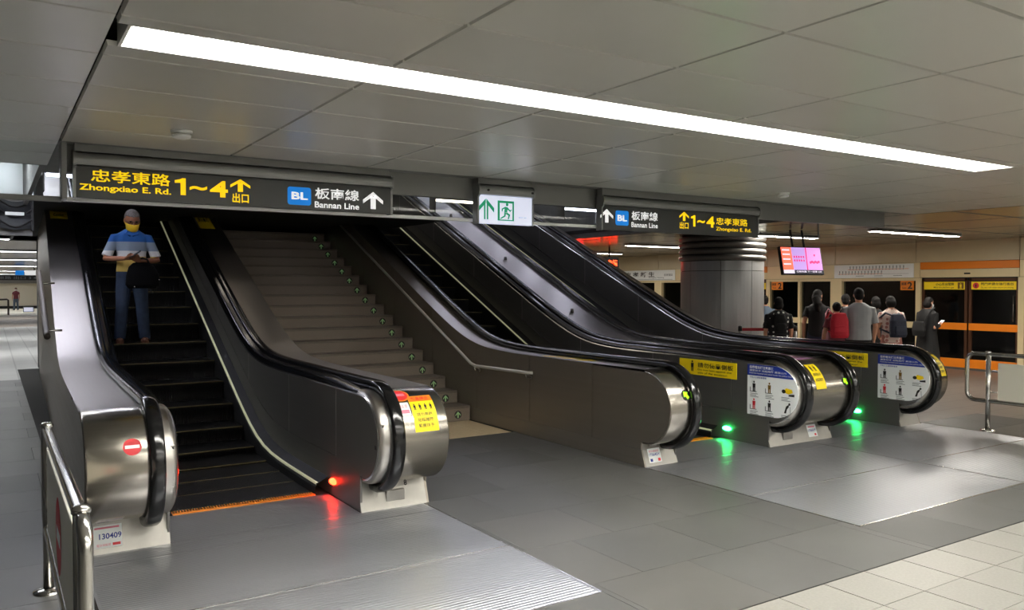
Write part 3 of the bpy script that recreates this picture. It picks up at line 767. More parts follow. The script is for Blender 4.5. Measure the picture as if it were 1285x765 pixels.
# yellow warning plates and white notice boards on the right inner panels
def lean_sign(B, xp, ya, yb, z0, z1):
    f = face_x(xp)
    s = B(MB().box(xp-.004,xp+.004,yb,ya,z0,z1,YEL,.0015),'warning_sign','yellow warning plate asking riders not to lean')
    xq = xp-.0045
    pr = Print(face_x(xq)); U = lambda t: -ya+(ya-yb)*t; V = lambda t: z0+(z1-z0)*t
    pr.man(U(.24),V(.22),(z1-z0)*.72,INK); pr.text('請勿倚靠側板',U(.34),U(.95),V(.50),V(.82),INK,.012)
    pr.text('Do not lean against the',U(.34),U(.92),V(.28),V(.42),INK,.006); pr.text('side of the escalator.',U(.34),U(.86),V(.10),V(.23),INK,.006)
    Bp(B,pr,'lettering',None,s)
lean_sign(B2,6.10+.652,6.86,6.0,.66,.835); lean_sign(B3,8.43+.652,6.86,5.99,.665,.84)
def info_board(B, xp):
    ya, yk = 5.85, 5.56; z0,z1 = .315,.845; r=(z1-z0)/2; zc=(z0+z1)/2
    out = [(ya,z0),(yk-.06,z0)] + [(yk-.06-r*1.12*math.sin(R(a)), zc-r*math.cos(R(a))) for a in range(10,180,10)] + [(yk-.06,z1),(ya,z1)]
    s = B(MB().prism(out,'X',xp-.004,xp+.004,PAPER),'notice_board','white notice board with a blue heading and six pictograms')
    xq = xp-.0045
    pr = Print(face_x(xq)); zb = .728
    hd = [(-p[0],p[1]) for p in out if p[1] >= zb]
    t_ = math.acos(max(-1,min(1,(zc-zb)/r))); hd = [(-ya,zb),(-(yk-.06-r*1.12*math.sin(t_)),zb)] + [h for h in hd]
    pr.poly(hd, NAVY, .0006)
    pr.text('搭乘電扶梯注意事項',-ya+.03,-ya+.34,.80,.832,WHITE,.02,.0012)
    pr.text('握緊扶手 站穩踏階 黃線以內',-ya+.03,-ya+.50,.772,.793,WHITE,.01,.0012); pr.text('Hold the handrail and stand inside the yellow lines',-ya+.03,-ya+.57,.742,.763,WHITE,.004,.0012)
    pr.text('下列人士請搭乘電梯',-ya+.03,-ya+.25,.700,.720,NAVY,.008,.0012)
    for i in range(3):
        for j in range(2):
            u = -ya+.09+i*.20; v = .575-j*.185
            if (i,j) == (2,0):
                pr.poly([(u-.03,v+.02),(u+.01,v+.06),(u+.08,v+.05),(u+.09,v+.02),(u+.04,v+.0)],YEL,.0012); pr.disc(u-.02,v+.025,.025,.02,INK,.0014); pr.poly([(u+.04,v-.005),(u+.11,v+.005),(u+.11,v-.02),(u+.04,v-.02)],INK,.0014)
            elif (i,j) == (2,1):
                pr.disc(u+.05,v+.085,.012,.013,INK,.0012); pr.poly([(u+.04,v+.08),(u+.01,v+.06),(u-.015,v-.01),(u+.01,v-.01),(u+.02,v+.03),(u+.045,v+.06)],INK,.0012); pr.poly([(u+.055,v+.06),(u+.06,v+.06),(u+.065,v-.01),(u+.06,v-.01)],GREYINK,.0012)
            else:
                pr.man(u,v-.015,.115,(INK,NAVY,REDINK,INK)[(i+2*j)%4] if not (i==1 and j==0) else BRN,.0012)
                pr.poly([(u-.055,v-.015),(u-.045,v-.015),(u-.045,v+.03),(u-.055,v+.03)],GREYINK,.0012); pr.rect(u-.055,u+.035,v-.02,v-.012,GREYINK,.0012)
            for q in range(3): pr.rect(u-.05,u+(.05,.03,.06)[q],v-.040-q*.016,v-.034-q*.016,GREYINK,.001)
    Bp(B,pr,'print',None,s)
info_board(B2,6.10+.652); info_board(B3,8.43+.652)
# stickers and knobs on the decks
def deck_fn(u,v,l):           # u = x, v = y
    return (u, v, deck_z(v)+.001+l)
def deck_sticker(B, x0,x1,y0,y1,lab,lines):
    pr = Print(deck_fn); pr.rect(x0,x1,y0,y1,YEL,.0005,1,8)
    for t,(a,b,c,d) in lines: pr.text(t,x0+(x1-x0)*a,x0+(x1-x0)*b,y0+(y1-y0)*c,y0+(y1-y0)*d,INK,.012,.0012)
    Bp(B,pr,'deck_sticker',lab)
deck_sticker(B1,.50,.72,12.45,13.3,'yellow sticker high on the deck',[('小心',(.2,.8,.55,.9)),('請勿靠近',(.15,.85,.30,.48)),('Caution',(.2,.8,.1,.22))])
deck_sticker(B1,2.50,2.72,12.3,13.3,'yellow sticker high on the deck',[('小心',(.2,.8,.55,.9)),('請勿靠近',(.15,.85,.25,.48))])
pr = Print(deck_fn)
for k in range(3): pr.poly([(5.08,6.62+k*.26),(5.25,6.50+k*.26),(5.25,6.62+k*.26),(5.08,6.78+k*.26)],YEL,.0006)
Bp(B2,pr,'deck_stripes','yellow slanted stripes on the deck')
B2(MB().box(7.10,7.36,6.17,6.40,ZD+.001,ZD+.03,REDINK,.004),'red_notice','small red notice lying on the middle deck')
pr = Print(lambda u,v,l:(u,v,ZD+.0305+l))
pr.text('請勿跨越',7.12,7.34,6.29,6.37,PINK,.01); pr.text('Keep off',7.14,7.32,6.20,6.26,PINK,.0); Bp(B2,pr,'lettering')
for y in (9.59,11.44,13.34,15.2):
    z = deck_z(y); B2(MB().cyl((7.24,y,z-.005),.028,.055,STEEL_D,14,'Z',.022),'deck_knob','small dark anti-slide knob on the deck')

# ================================================================== STAIRS
st = empty('granite_staircase', (3.92,8.763,0), label='dim granite staircase with glowing arrow stickers between left and middle escalators', cat='staircase')
def stair(k):
    if k < 17: return 8.763+.3275*k, .03+.152*(k+1)
    return 16.28+.29*(k-17), .03+.152*(k+1)
for k in range(26):
    y0,z1 = stair(k); y1 = stair(k+1)[0]; z0 = z1-.152 if k else 0
    o = MB().box(STX0-3.92,STX1-3.92,0,y1-y0+.02,z0-.05 if k else 0,z1-.03,STAIR).box(STX0-3.92,STX1-3.92,-.012,y1-y0+.02,z1-.03,z1,STAIRN,.003)
    o = o.build('stair_step', st); o.location = (0,y0-8.763,0)
    pr = Print(face_y(-.0005)); u = 4.85-3.92 if k < 17 else 4.84-3.92; zc = (z0+z1)/2-.014
    pr.disc(u,zc,.05,.05,STICKD,.0008); pr.arrow(u,zc-.04,.07,.08,GLOW,.0014)
    a = pr.build('arrow_sticker', o, 'round sticker with a pale green arrow'); 
# lining under the decks beside the flight is the escalators' own side; slim steel handrail on the right
hr = empty('stair_handrail', (4.96,8.57,.70), label='slim bright steel handrail climbing beside the stairs along the middle escalator', cat='handrail')
hx,hy,hz = 4.96,8.57,.70
pts = [(4.95,14.9,3.56),(4.95,13.522,2.936),(4.95,9.674,1.201),(4.95,8.62,.725),(4.95,8.5,.70),(4.95,7.42,.715),(4.95,7.36,.715),(5.0,7.34,.715)]
MB().tube([(a-hx,b-hy,c-hz) for a,b,c in pts],.019,RAILM,10).build('rail', hr)
for y,z in ((7.40,.715),(8.52,.70),(10.0,1.348),(11.6,2.07),(13.2,2.79)):
    MB().tube([(4.95-hx,y-hy,z-hz-.015),(4.955-hx,y-hy,z-hz-.05),(5.025-hx,y-hy,z-hz-.055)],.008,POLISH,8).cyl((5.008-hx,y-hy,z-hz-.055),.028,.012,POLISH,14,'X').build('bracket', hr)
# bronze handrail outside the left escalator
br = empty('side_handrail', (.40,9.2,1.5), label='dark bronze handrail on the outer side of the leftmost escalator', cat='handrail')
MB().tube([(0,-1.2,-.27),(0,-1.1,-.25),(0,.15,.31)],.026,WOODB,10).build('rail', br)
for d in (-.95,.0): MB().tube([(0,d,-.19+.448*(d+.95)),(.015,d,-.23+.448*(d+.95)),(.13,d,-.23+.448*(d+.95))],.01,POLISH,8).build('bracket', br)

# ================================================================== OVERHEAD SIGNS
def rounded_rect(u0,u1,v0,v1,r,n=5):
    pts = []
    for cx,cy,a0 in ((u1-r,v1-r,0),(u0+r,v1-r,90),(u0+r,v0+r,180),(u1-r,v0+r,270)):
        for k in range(n+1): pts.append((cx+r*math.cos(R(a0+90*k/n)), cy+r*math.sin(R(a0+90*k/n))))
    return pts
def sign_body(label, x0,x1,z0,z1,zt,fm=SIGNK,group=None,y=6.06):
    cx = (x0+x1)/2
    t = empty('hanging_sign', (cx,y,z0), label=label, cat='sign', group=group)
    a,b = x0-cx,x1-cx; h = z1-z0
    MB().box(a+.015,b-.015,-.03,.03,.0,h,fm,.003).build('sign_panel', t)
    pts = [(-.055+.0,h+.005)] + [(-.012-.052*math.cos(R(k)), h+.045+.045*math.sin(R(k))) for k in range(-30,100,15)] + [(.045,h+.09),(.045,h+.0)]
    MB().prism(pts,'X',a+.012,b-.012,SIGNH).build('lamp_housing', t)
    for s_ in (a,b-.016): MB().prism([(-.062,h-.002)] + [(-.012-.058*math.cos(R(k)), h+.045+.055*math.sin(R(k))) for k in range(-30,100,15)] + [(.05,h+.1),(.05,-.004),(-.036,-.004),(-.036,h-.02)],'X',s_,s_+.016,SIGNH).build('end_cap', t)
    MB().box(a+.01,b-.03,-.03,.05,h+.095,zt-z0,FASC,.003).build('ceiling_bracket', t)
    return t, cx
t, cx = sign_body('long charcoal overhead sign with yellow exit lettering at left, over the man', .46,2.735,2.245,2.455,2.60,group='charcoal overhead signs')
F = 6.06-.0305
def SP(px_, py_):   # picture reading of the sign face turned into a place on that face
    a = math.atan((px_-642.5)/FPX)+YAW; x = F*math.tan(a); d = x*math.sin(YAW)+F*math.cos(YAW)
    tz = (382.5-py_)/FPX
    return x, 1.65 + d*math.tan(math.atan(tz)+PIT) / 1.0
def sgn(cx, z0): return lambda u,v,l: (u-cx, -.0305-l, v-z0)
def txt(pr, body, p0, p1, m, bold=.012):   # p0 upper left, p1 lower right, in picture readings
    x0,zt = SP(*p0); x1,zb = SP(*p1)
    # a level box: average of the readings along the baseline
    pr.text(body, x0,x1,zb,zt, m, bold)
pr = Print(sgn(cx,2.245))
def band(pr, body, x0,x1,z0,z1,m,bold): pr.text(body,x0,x1,z0,z1,m,bold)
def one(pr,u0,u1,v0,v1):
    a = u0+(u1-u0)*.48; w_ = (u1-u0)*.44; h_ = v1-v0
    pr.poly([(a,v0),(a+w_,v0),(a+w_,v1),(a+w_*.35,v1),(a,v1-h_*.06)],YEL_E,.0012); pr.poly([(a,v1-h_*.06),(a+w_*.35,v1),(a+w_*.2,v1-h_*.1),(a,v1-h_*.28),(u0,v1-h_*.30),(u0,v1-h_*.14)],YEL_E,.0012)
X = lambda p: F*math.tan(math.atan((p-642.5)/FPX)+YAW)
pr.text('忠孝東路', X(115.5),X(215),2.355,2.438,YEL_E,.014)
pr.text('Zhongxiao E. Rd.', X(101),X(216),2.285,2.338,YEL_E,.022)
one(pr,X(220.5),X(235.5),2.300,2.418); pr.text('~', X(239),X(261),2.338,2.372,YEL_E,.03); pr.text('4', X(264.5),X(287),2.300,2.418,YEL_E,.03)
pr.arrow((X(290)+X(315))/2, 2.348, X(315)-X(290), .092, YEL_E, .0012)
pr.text('出口', X(292.5),X(313),2.268,2.338,YEL_E,.02)
pr.poly(rounded_rect(X(361.5),X(391),2.277,2.412,.02), BLU_E, .0006)
pr.text('BL', X(366.5),X(387),2.318,2.374,WHT_E,.03,.0014)
pr.text('板南線', X(396),X(451),2.332,2.418,WHT_E,.014)
pr.text('Bannan Line', X(395.5),X(451),2.265,2.312,WHT_E,.018)
pr.arrow((X(456)+X(481))/2, 2.278, X(481)-X(456), .135, WHT_E, .0012)
pr.build('lettering', t)
t2, cx2 = sign_body('shorter charcoal overhead sign at right, white lettering first, before the round pillar', 4.90,7.12,2.205,2.44,2.60,group='charcoal overhead signs')
pr = Print(sgn(cx2,2.205))
pr.arrow((X(753)+X(769))/2, 2.275, X(769)-X(753), .13, WHT_E, .0012)
pr.poly(rounded_rect(X(772),X(788.5),2.255,2.398,.02), BLU_E, .0006)
pr.text('BL', X(774.5),X(786.5),2.297,2.356,WHT_E,.03,.0014)
pr.text('板南線', X(792),X(825),2.315,2.402,WHT_E,.014)
pr.text('Bannan Line', X(792),X(825),2.245,2.295,WHT_E,.018)
pr.arrow((X(852)+X(864))/2, 2.336, X(864)-X(852), .095, YEL_E, .0012)
pr.text('出口', X(852.5),X(863.5),2.255,2.325,YEL_E,.02)
one(pr,X(866.5),X(872.5),2.285,2.402); pr.text('~', X(874.5),X(884),2.323,2.357,YEL_E,.03); pr.text('4', X(886),X(896),2.285,2.402,YEL_E,.03)
pr.text('忠孝東路', X(898),X(937.5),2.318,2.395,YEL_E,.012)
pr.text('Zhongxiao E. Rd.', X(898),X(942),2.245,2.295,YEL_E,.012)
pr.build('lettering', t2)
t3, cx3 = sign_body('small white lit exit sign with green running figure between the two dark signs', 3.53,4.115,2.21,2.455,2.60,EXITW)
pr = Print(sgn(cx3,2.21))
ua,ub = X(601),X(619); uc=(ua+ub)/2
for q in (-1,1):
    pr.poly([(uc+q*.006,2.245),(uc+q*.022,2.245),(uc+q*.022,2.375),(uc+q*.006,2.39)],EXITG); pr.poly([(uc+q*.003,2.425),(uc+q*.082,2.345),(uc+q*.082,2.305),(uc+q*.003,2.385)],EXITG)
u0,u1 = X(624.5),X(645)
pr.rect(u0,u1,2.24,2.415,EXITG)
pr.rect(u0+.022,u1-.018,2.25,2.395,EXITW,.0012)
uc=(u0+u1)/2
pr.disc(uc+.012,2.383,.014,.014,EXITG,.002)
pr.poly([(uc-.012,2.365),(uc+.02,2.36),(uc+.012,2.312),(uc-.018,2.315)],EXITG,.002)
pr.poly([(uc+.01,2.315),(uc+.045,2.295),(uc+.03,2.255),(uc+.018,2.255),(uc+.025,2.288),(uc-.005,2.30)],EXITG,.002)
pr.poly([(uc-.018,2.318),(uc-.02,2.285),(uc-.06,2.262),(uc-.055,2.252),(uc-.005,2.278),(uc+.0,2.31)],EXITG,.002)
pr.poly([(uc-.012,2.362),(uc-.045,2.345),(uc-.045,2.32),(uc-.035,2.32),(uc-.033,2.338),(uc-.01,2.348)],EXITG,.002)
pr.poly([(uc+.018,2.358),(uc+.045,2.335),(uc+.058,2.345),(uc+.06,2.337),(uc+.045,2.32),(uc+.012,2.342)],EXITG,.002)
pr.text('EXIT 40', u1+.05,u1+.13,2.27,2.28,GREYINK,.0)
pr.build('lettering', t3)
for (u,m) in ((3.62-cx3,BLACK),(4.08-cx3,BLACK)): MB().cyl((u,-.075,.285),.010,.02,m,12,'Y').build('indicator', t3)
# smoke detectors
for (x,y,lab) in ((.98,5.21,'round white smoke detector on the ceiling above the long left sign'),(6.68,5.35,'round white smoke detector on the ceiling above the right sign')):
    d = empty('smoke_detector', (x,y,CZ), label=lab, cat='detector', group='smoke detectors')
    MB().lathe([(0,0),(.062,0),(.062,-.012),(.05,-.018),(.0,-.018)],(0,0,0),WHITE,24).build('base', d)
    MB().lathe([(.045,-.018),(.045,-.024),(.056,-.026),(.05,-.042),(.03,-.05),(0,-.05)],(0,0,0),WHITE,24).build('sensing_head', d)

# ================================================================== BARRIER RAILS
def barrier(label, x, yf, yn, ext, panel_red):
    t = empty('barrier_rail', (x,(yf+yn)/2,0), label=label, cat='barrier', group='steel barrier rails')
    a,b = yf-(yf+yn)/2, yn-(yf+yn)/2
    for y in (a,b):
        p = MB().cyl((0,y,.0),.026,.905,POLISH,20).build('post', t)
        MB().lathe([(.0,.925),(.022,.922),(.031,.912),(.031,.896),(.026,.896)],(0,y,0),POLISH,20).build('post_cap', p)
        MB().lathe([(.027,.022),(.034,.02),(.075,.012),(.078,0)],(0,y,0),POLISH,24).build('base_flange', p)
    y0,y1 = b-ext, a+ext; z0,z1,r = .345,.885,.09
    pts = []
    for cy,cz,a0 in ((y1-r,z1-r,0),(y0+r,z1-r,90),(y0+r,z0+r,180),(y1-r,z0+r,270)):
        for k in range(7): pts.append((0,cy+r*math.cos(R(a0+15*k)),cz+r*math.sin(R(a0+15*k))))
    MB().tube(pts,.024,POLISH,14,True).build('loop_tube', t)
    pa = MB().box(-.008,.008,b+.10,a-.11,.33,.79,CREAMB,.004).build('sign_panel', t, 'cream panel')
    for y in (b+.05,a-.06):
        for z in (.45,.70): MB().tube([(0,y-.05,z),(0,y+.06,z)],.008,POLISH,8).build('panel_clip', t)
    if panel_red:
        for s in (-1,1):
            pr = Print((lambda u,v,l:(-.009-l,-u,v)) if s<0 else (lambda u,v,l:(.009+l,u,v)))
            pr.disc(0,.56,.17,.17,REDINK); pr.rect(-.11,.11,.53,.59,PAPER,.0014); pr.build('no_entry_print', pa, 'red no-entry disc')
    return t
CREAMB = mat('cream_panel', (226,222,206), 0.4)
barrier('polished steel barrier rail beside the left escalator landing, nearest the viewer', .245, 5.03, 3.05, .14, True)
barrier('polished steel barrier rail with cream panel at the right edge, before the platform', 9.67, 4.85, 2.85, .24, False)

# ================================================================== PLATFORM
XW = 16.5
wr = empty('wall_right', kind='structure')
hy_ = [2.2,3.65,5.6,7.7,9.75,11.7,13.65,15.6,17.6,19.6,21.55,23.6]
for a,b in zip(hy_[:-1],hy_[1:]):
    MB().box(XW-.05,XW,a+.005,b-.005,2.19,2.62,CREAMP,.004).build('header_panel', wr)
MB().box(XW,XW+.1,2,24.5,1.8,2.75,CEILJ).build('header_backing', wr)
MB().box(XW+2.2,XW+2.3,1,25,-1.0,3.2,BLACK).build('tunnel_wall', wr)
MB().box(9.5,XW+2.3,24.4,24.5,0,2.8,CREAMP).build('wall_platform_end', kind='structure')
def pane(par, y0,y1,z0,z1,x=XW+.02): return MB().box(x,x+.012,y0,y1,z0,z1,GLASSD).build('glass_pane', par)
def bay_fixed(y0,y1,label,num):
    yc = (y0+y1)/2
    t = empty('platform_screen', (XW,yc,0), label=label, cat='glass screen', group='fixed platform screens')
    def b(x0,x1,ya,yb,z0,z1,m,nm,lab=None): return MB().box(x0,x1,ya-yc,yb-yc,z0,z1,m,.004).build(nm, t, lab)
    n_ = 2 if y1-y0 > 3 else 1
    b(-.05,.08,y0,y1,1.80,1.86,CREAM,'top_rail'); b(-.05,.08,y0,y1,.0,.17,CREAM,'bottom_rail')
    edges = [y0+.0, y0+(y1-y0)*.47, y1] if n_ == 2 else [y0,y1]
    b(-.06,.08,y0,y0+.09,.0,1.86,CREAM,'post'); b(-.06,.08,y1-.09,y1,.0,1.86,CREAM,'post')
    if n_ == 2:
        b(-.06,.08,edges[1]-.02,edges[1]+.28,.0,1.86,CREAM,'post'); 
        segs = [(y0+.09,edges[1]-.02),(edges[1]+.28,edges[1]+1.12),(edges[1]+1.19,y1-.09)]
        b(-.05,.08,edges[1]+1.12,edges[1]+1.19,.0,1.86,CREAM,'mullion')
    else: segs = [(y0+.09,y1-.09)]
    for a,c in segs:
        MB().box(.02,.032,a-yc,c-yc,.17,1.80,GLASSD).build('glass_pane', t)
        b(-.02,.06,a,c,.80,.93,CREAM,'middle_rail')
    # lower header with line map or plain
    MB().box(-.05,.0,y0-yc+.004,y1-yc-.004,1.865,2.185,CREAM,.004).build('lower_header', t)
    for (ya,yb) in ([(y0+.12,y0+.42),(y1-.50,y1-.16)] if n_==2 else []):
        s_ = MB().box(-.075,-.061,ya-yc,yb-yc,1.60,1.80,ORANGE,.003).build('number_plate', t, 'orange plate with the gate number 2')
        pr = Print(lambda u,v,l:(-.0755-l,-u,v))
        pr.text('2',-(ya-yc)-.14,-(ya-yc)-.03,1.625,1.775,INK,.03); pr.text('候車',-(yb-yc)+.02,-(yb-yc)+.14,1.70,1.77,INK,.02); pr.text('Gate',-(yb-yc)+.04,-(yb-yc)+.14,1.63,1.67,INK,.01)
        pr.build('lettering', s_)
    return t, yc
def bay_door(y0,y1,label):
    yc = (y0+y1)/2
    t = empty('platform_door', (XW,yc,0), label=label, cat='platform door', group='orange platform doors')
    MB().box(-.05,.0,y0-yc+.004,y1-yc-.004,1.865,2.03,CREAM,.004).build('lower_header', t)
    MB().box(-.055,.0,y0-yc+.004,y1-yc-.004,2.035,2.185,ORANGE,.004).build('orange_band', t)
    MB().box(-.06,-.045,-.06,.06,1.925,1.955,BLACK,.003).build('door_sensor', t)
    for s in (-1,1):
        a,c = (0.015,(y1-y0)/2-.02) if s>0 else (-(y1-y0)/2+.02,-.015)
        f = MB()
        f.box(-.01,.05,a,a+.055,.04,1.84,DOORF).box(-.01,.05,c-.055,c,.04,1.84,DOORF).box(-.01,.05,a,c,1.79,1.84,DOORF)
        lf = f.build('door_leaf', t, 'glazed sliding leaf in a brown frame')
        MB().box(-.014,.05,a,c,.80,.94,ORANGE,.003).build('middle_bar', lf, 'orange bar')
        MB().box(-.014,.05,a,c,.04,.215,ORANGE,.003).build('bottom_bar', lf, 'orange bar')
        MB().box(.02,.032,a+.055,c-.055,.215,1.79,GLASSD).build('glass_pane', lf)
        MB().box(-.016,-.009,a+.05,c-.05,1.615,1.775,YEL,.002).build('door_sign', lf, 'yellow strip of door warnings')
        MB().cyl((-.02,a+.1 if s<0 else c-.1,1.0),.006,.5,POLISH,8).build('door_handle', lf)
        pr = Print(lambda u,v,l:(-.0165-l,-u,v))
        if s>0:
            pr.text('小心月台間隙',-c+.30,-c+.68,1.695,1.755,INK,.015); pr.text('Mind the platform gap',-c+.26,-c+.68,1.635,1.675,INK,.004); pr.rect(-a-.19,-a-.07,1.63,1.76,BRN); pr.man(-a-.13,1.635,.11,YEL,.0014)
        else:
            pr.disc(-a-.78 if False else -c+.14,1.695,.06,.06,REDINK); pr.man(-c+.14,1.65,.09,INK,.0014); pr.text('關門時請勿強行進出',-c+.24,-a-.10,1.70,1.755,INK,.012); pr.text('Do not rush when doors are closing',-c+.24,-a-.10,1.635,1.672,INK,.0)
        pr.build('lettering', lf)
    MB().box(-.06,.07,y0-yc,y0-yc+.018,.0,1.86,CREAM).box(-.06,.07,y1-yc-.018,y1-yc,.0,1.86,CREAM).build('door_post', t)
    MB().box(-.05,.07,y0-yc,y1-yc,.0,.038,STEEL_D).build('door_sill', t)
    return t
bay_door(7.70,9.66,'orange platform door with yellow strips, behind the person in black coat')
bay_fixed(9.66,13.65,'fixed glass platform screen with cream frame, behind the waiting people','2')
bay_door(13.65,15.60,'orange platform door half hidden behind the round pillar')
tf,_ = bay_fixed(15.60,19.6,'fixed glass platform screen left of the pillar, under the station name','2')
bay_door(19.6,21.55,'farthest orange platform door, behind the right escalator')
bay_fixed(21.55,24.3,'last fixed glass platform screen at the far platform end','2')
bay_fixed(3.70,7.70,'fixed glass platform screen at the right edge, behind the barrier rail','2')
# line map and station name boards on the header
lm = empty('line_map', (XW-.055,10.75,1.87), label='white line map board on the header above the grey shirted man', cat='map')
MB().box(-.012,0,-.96,.96,.0,.30,PAPER,.003).build('map_board', lm)
pr = Print(lambda u,v,l:(-.0125-l,-u,v))
pr.rect(-.85,.25,.085,.095,ORNG); pr.rect(-.60,.85,.185,.195,ORNG); pr.rect(.25,.85,.085,.09,GREYINK)
for k in range(14): pr.disc(-.82+k*.08,.09,.012,.012,GREYINK,.0014); pr.rect(-.825+k*.08,-.805+k*.08,.11,.16,GREYINK)
for k in range(17): pr.disc(-.55+k*.08,.19,.012,.012,GREYINK,.0014); pr.rect(-.555+k*.08,-.535+k*.08,.21,.265,GREYINK)
for k in range(3): pr.rect(-.4+k*.45,-.2+k*.45,.04,.05,GREYINK)
pr.build('print', lm)
nb = empty('station_name_board', (XW-.055,18.1,1.87), label='white station name board on the header left of the pillar', cat='sign')
MB().box(-.012,0,-1.2,1.2,.0,.30,PAPER,.003).build('name_board', nb)
pr = Print(lambda u,v,l:(-.0125-l,-u,v))
pr.text('忠 孝 新 生',-.95,.35,.10,.25,INK,.02); pr.text('Zhongxiao Xinsheng',.10,.75,.05,.10,GREYINK,.01); pr.text('忠孝復興',.75,1.1,.12,.19,GREYINK,.01); pr.rect(-1.1,1.1,.02,.03,GREYINK)
pr.build('lettering', nb)
# red dot-matrix display behind the right escalator
ld = empty('led_display', (12.05,14.9,2.08), label='red dot-matrix text display hanging beyond the right escalator', cat='display')
LEDR = mat('red_led', (255,60,20), 0.4, emit=(255,52,14), es=5.0)
MB().box(-.95,.55,-.06,.06,0,.30,BLACK,.006).build('display_case', ld)
for x in (-.7,.3): MB().cyl((x,0,.30),.02,.22,BLACK,10).build('hanger', ld)
pr = Print(lambda u,v,l:(u,-.061-l,v)); pr.text('往南港展覽館 白色情',-.90,.50,.07,.235,LEDR,.03); pr.build('lettering', ld)
lp = empty('led_sign_part', (12.6,17.4,2.28), label='glowing red part of the dot-matrix sign, reflected in the ceiling beyond the right escalator', cat='display')  # stands for the red display's other part, mirrored in the ceiling
MB().box(-1.2,.9,-.05,.05,0,.26,BLACK,.006).build('panel_case', lp)
REDS = mat('red_screen', (255,40,50), 0.4, emit=(250,40,52), es=1.6)
MB().box(-1.17,.87,-.056,-.05,.02,.24,REDS).build('screen', lp)
MB().cyl((0,0,.26),.02,.06,BLACK,10).build('hanger', lp)
# pillar
pl = empty('round_pillar', (11.4,10.5,0), label='big round grey clad pillar with dark ring collar under the right sign', cat='pillar')
MB().cyl((0,0,0),.725,2.6,JOINT,48).build('core', pl)
def arc_panel(r0,r1,a0,a1,z0,z1,m,n=8):
    mb = MB(); o = [(r1*math.cos(a0+(a1-a0)*k/n), r1*math.sin(a0+(a1-a0)*k/n)) for k in range(n+1)]; i_ = [(r0*math.cos(a0+(a1-a0)*k/n), r0*math.sin(a0+(a1-a0)*k/n)) for k in range(n,-1,-1)]
    return mb.prism(o+i_,'Z',z0,z1,m)
for k in range(8):
    a0 = R(45*k-4); a1 = R(45*(k+1)-4)
    for z0,z1 in ((.16,1.95),(1.96,2.13)): arc_panel(.72,.75,a0+.006,a1-.006,z0,z1,PILL).build('cladding_panel', pl)
MB().lathe([(.73,0),(.765,0),(.765,.15),(.73,.15)],(0,0,0),STEEL_D,48).build('plinth', pl)
for z in (2.14,2.255,2.37,2.485):
    MB().lathe([(.72,z),(.775,z+.01),(.79,z+.05),(.775,z+.09),(.72,z+.1)],(0,0,0),PILLR if 'PILLR' in globals() else STEEL_D,48).build('collar_ring', pl)
# belt barrier by the pillar
bb = empty('belt_barrier', (10.9,9.05,0), label='red belt between slim posts before the round pillar', cat='barrier')
pp = [(-.38,.23),(.42,-.25)]
for a,b in pp:
    MB().cyl((a,b,.0),.028,.98,STEEL_D,16).lathe([(.0,.012),(.15,.012),(.16,0)],(a,b,.0),STEEL_D,24).lathe([(.0,1.02),(.034,1.01),(.034,.93),(.028,.93)],(a,b,0),BLACK,16).build('post', bb)
d_ = Vector((pp[1][0]-pp[0][0],pp[1][1]-pp[0][1],0)); nx = Vector((-d_.y,d_.x,0)).normalized()*.002
a,b = Vector((*pp[0],.955)),Vector((*pp[1],.955))
MB().add([a+nx+Vector((0,0,-.025)),b+nx+Vector((0,0,-.025)),b+nx+Vector((0,0,.025)),a+nx+Vector((0,0,.025)),a-nx+Vector((0,0,-.025)),b-nx+Vector((0,0,-.025)),b-nx+Vector((0,0,.025)),a-nx+Vector((0,0,.025))],[(0,1,2,3),(7,6,5,4),(0,4,5,1),(3,2,6,7),(0,3,7,4),(1,5,6,2)],RUBY).build('belt', bb, 'red retractable belt')
# video screen
tv = empty('video_screen', (10.98,8.39,1.86), 0, label='flat video screen with pink and orange picture hanging before the platform', cat='screen')
tv.rotation_euler = (R(-12),0,-R(9))
TVL = mat('screen_lavender', (200,160,235), 0.4, emit=(196,158,232), es=0.5); TVO = mat('screen_orange', (240,90,60), 0.4, emit=(240,96,72), es=1.0)
TVP = mat('screen_pink', (220,150,225), 0.4, emit=(222,150,224), es=0.5); TVM = mat('screen_magenta', (235,40,120), 0.4, emit=(235,50,130), es=0.5); TVN = mat('screen_navy', (30,30,50), 0.4, emit=(30,32,50), es=0.5); TVW = mat('screen_white', (240,230,250), 0.4, emit=(240,232,248), es=0.5)
MB().box(-.43,.43,-.02,.035,0,.46,BLACK,.006).build('screen_frame', tv)
pr = Print(lambda u,v,l:(u,-.0205-l,v))
pr.rect(-.41,-.20,.075,.445,TVO); pr.rect(-.20,.08,.075,.445,TVL); pr.rect(.08,.41,.075,.445,TVP); pr.rect(-.41,-.19,.018,.075,TVW); pr.rect(-.19,.41,.018,.075,TVN)
pr.poly([(.075,.075),(.10,.075),(.115,.445),(.09,.445)],TVM,.0014)
for r_ in range(2):
    for q in range(5): pr.disc(-.155+q*.048,.29-r_*.06,.017,.02,TVM,.0014)
for q in range(6): pr.disc(.17+q*.035,.20+.012*(q%2),.022,.022,TVM,.0014)
for q,z in enumerate((.40,.33,.25,.17)): pr.rect(-.39,-.24,z-.012,z+.012,TVW,.0014)
pr.text('往動物園 下一班車 2分',-.15,.38,.032,.062,TVW,.01,.0014); pr.disc(.27,.32,.02,.02,TVM,.0014)
pr.build('picture', tv)
MB().cyl((-.12,.02,.45),.018,.30,BLACK,10).cyl((.12,.02,.45),.018,.30,BLACK,10).build('hanger', tv)

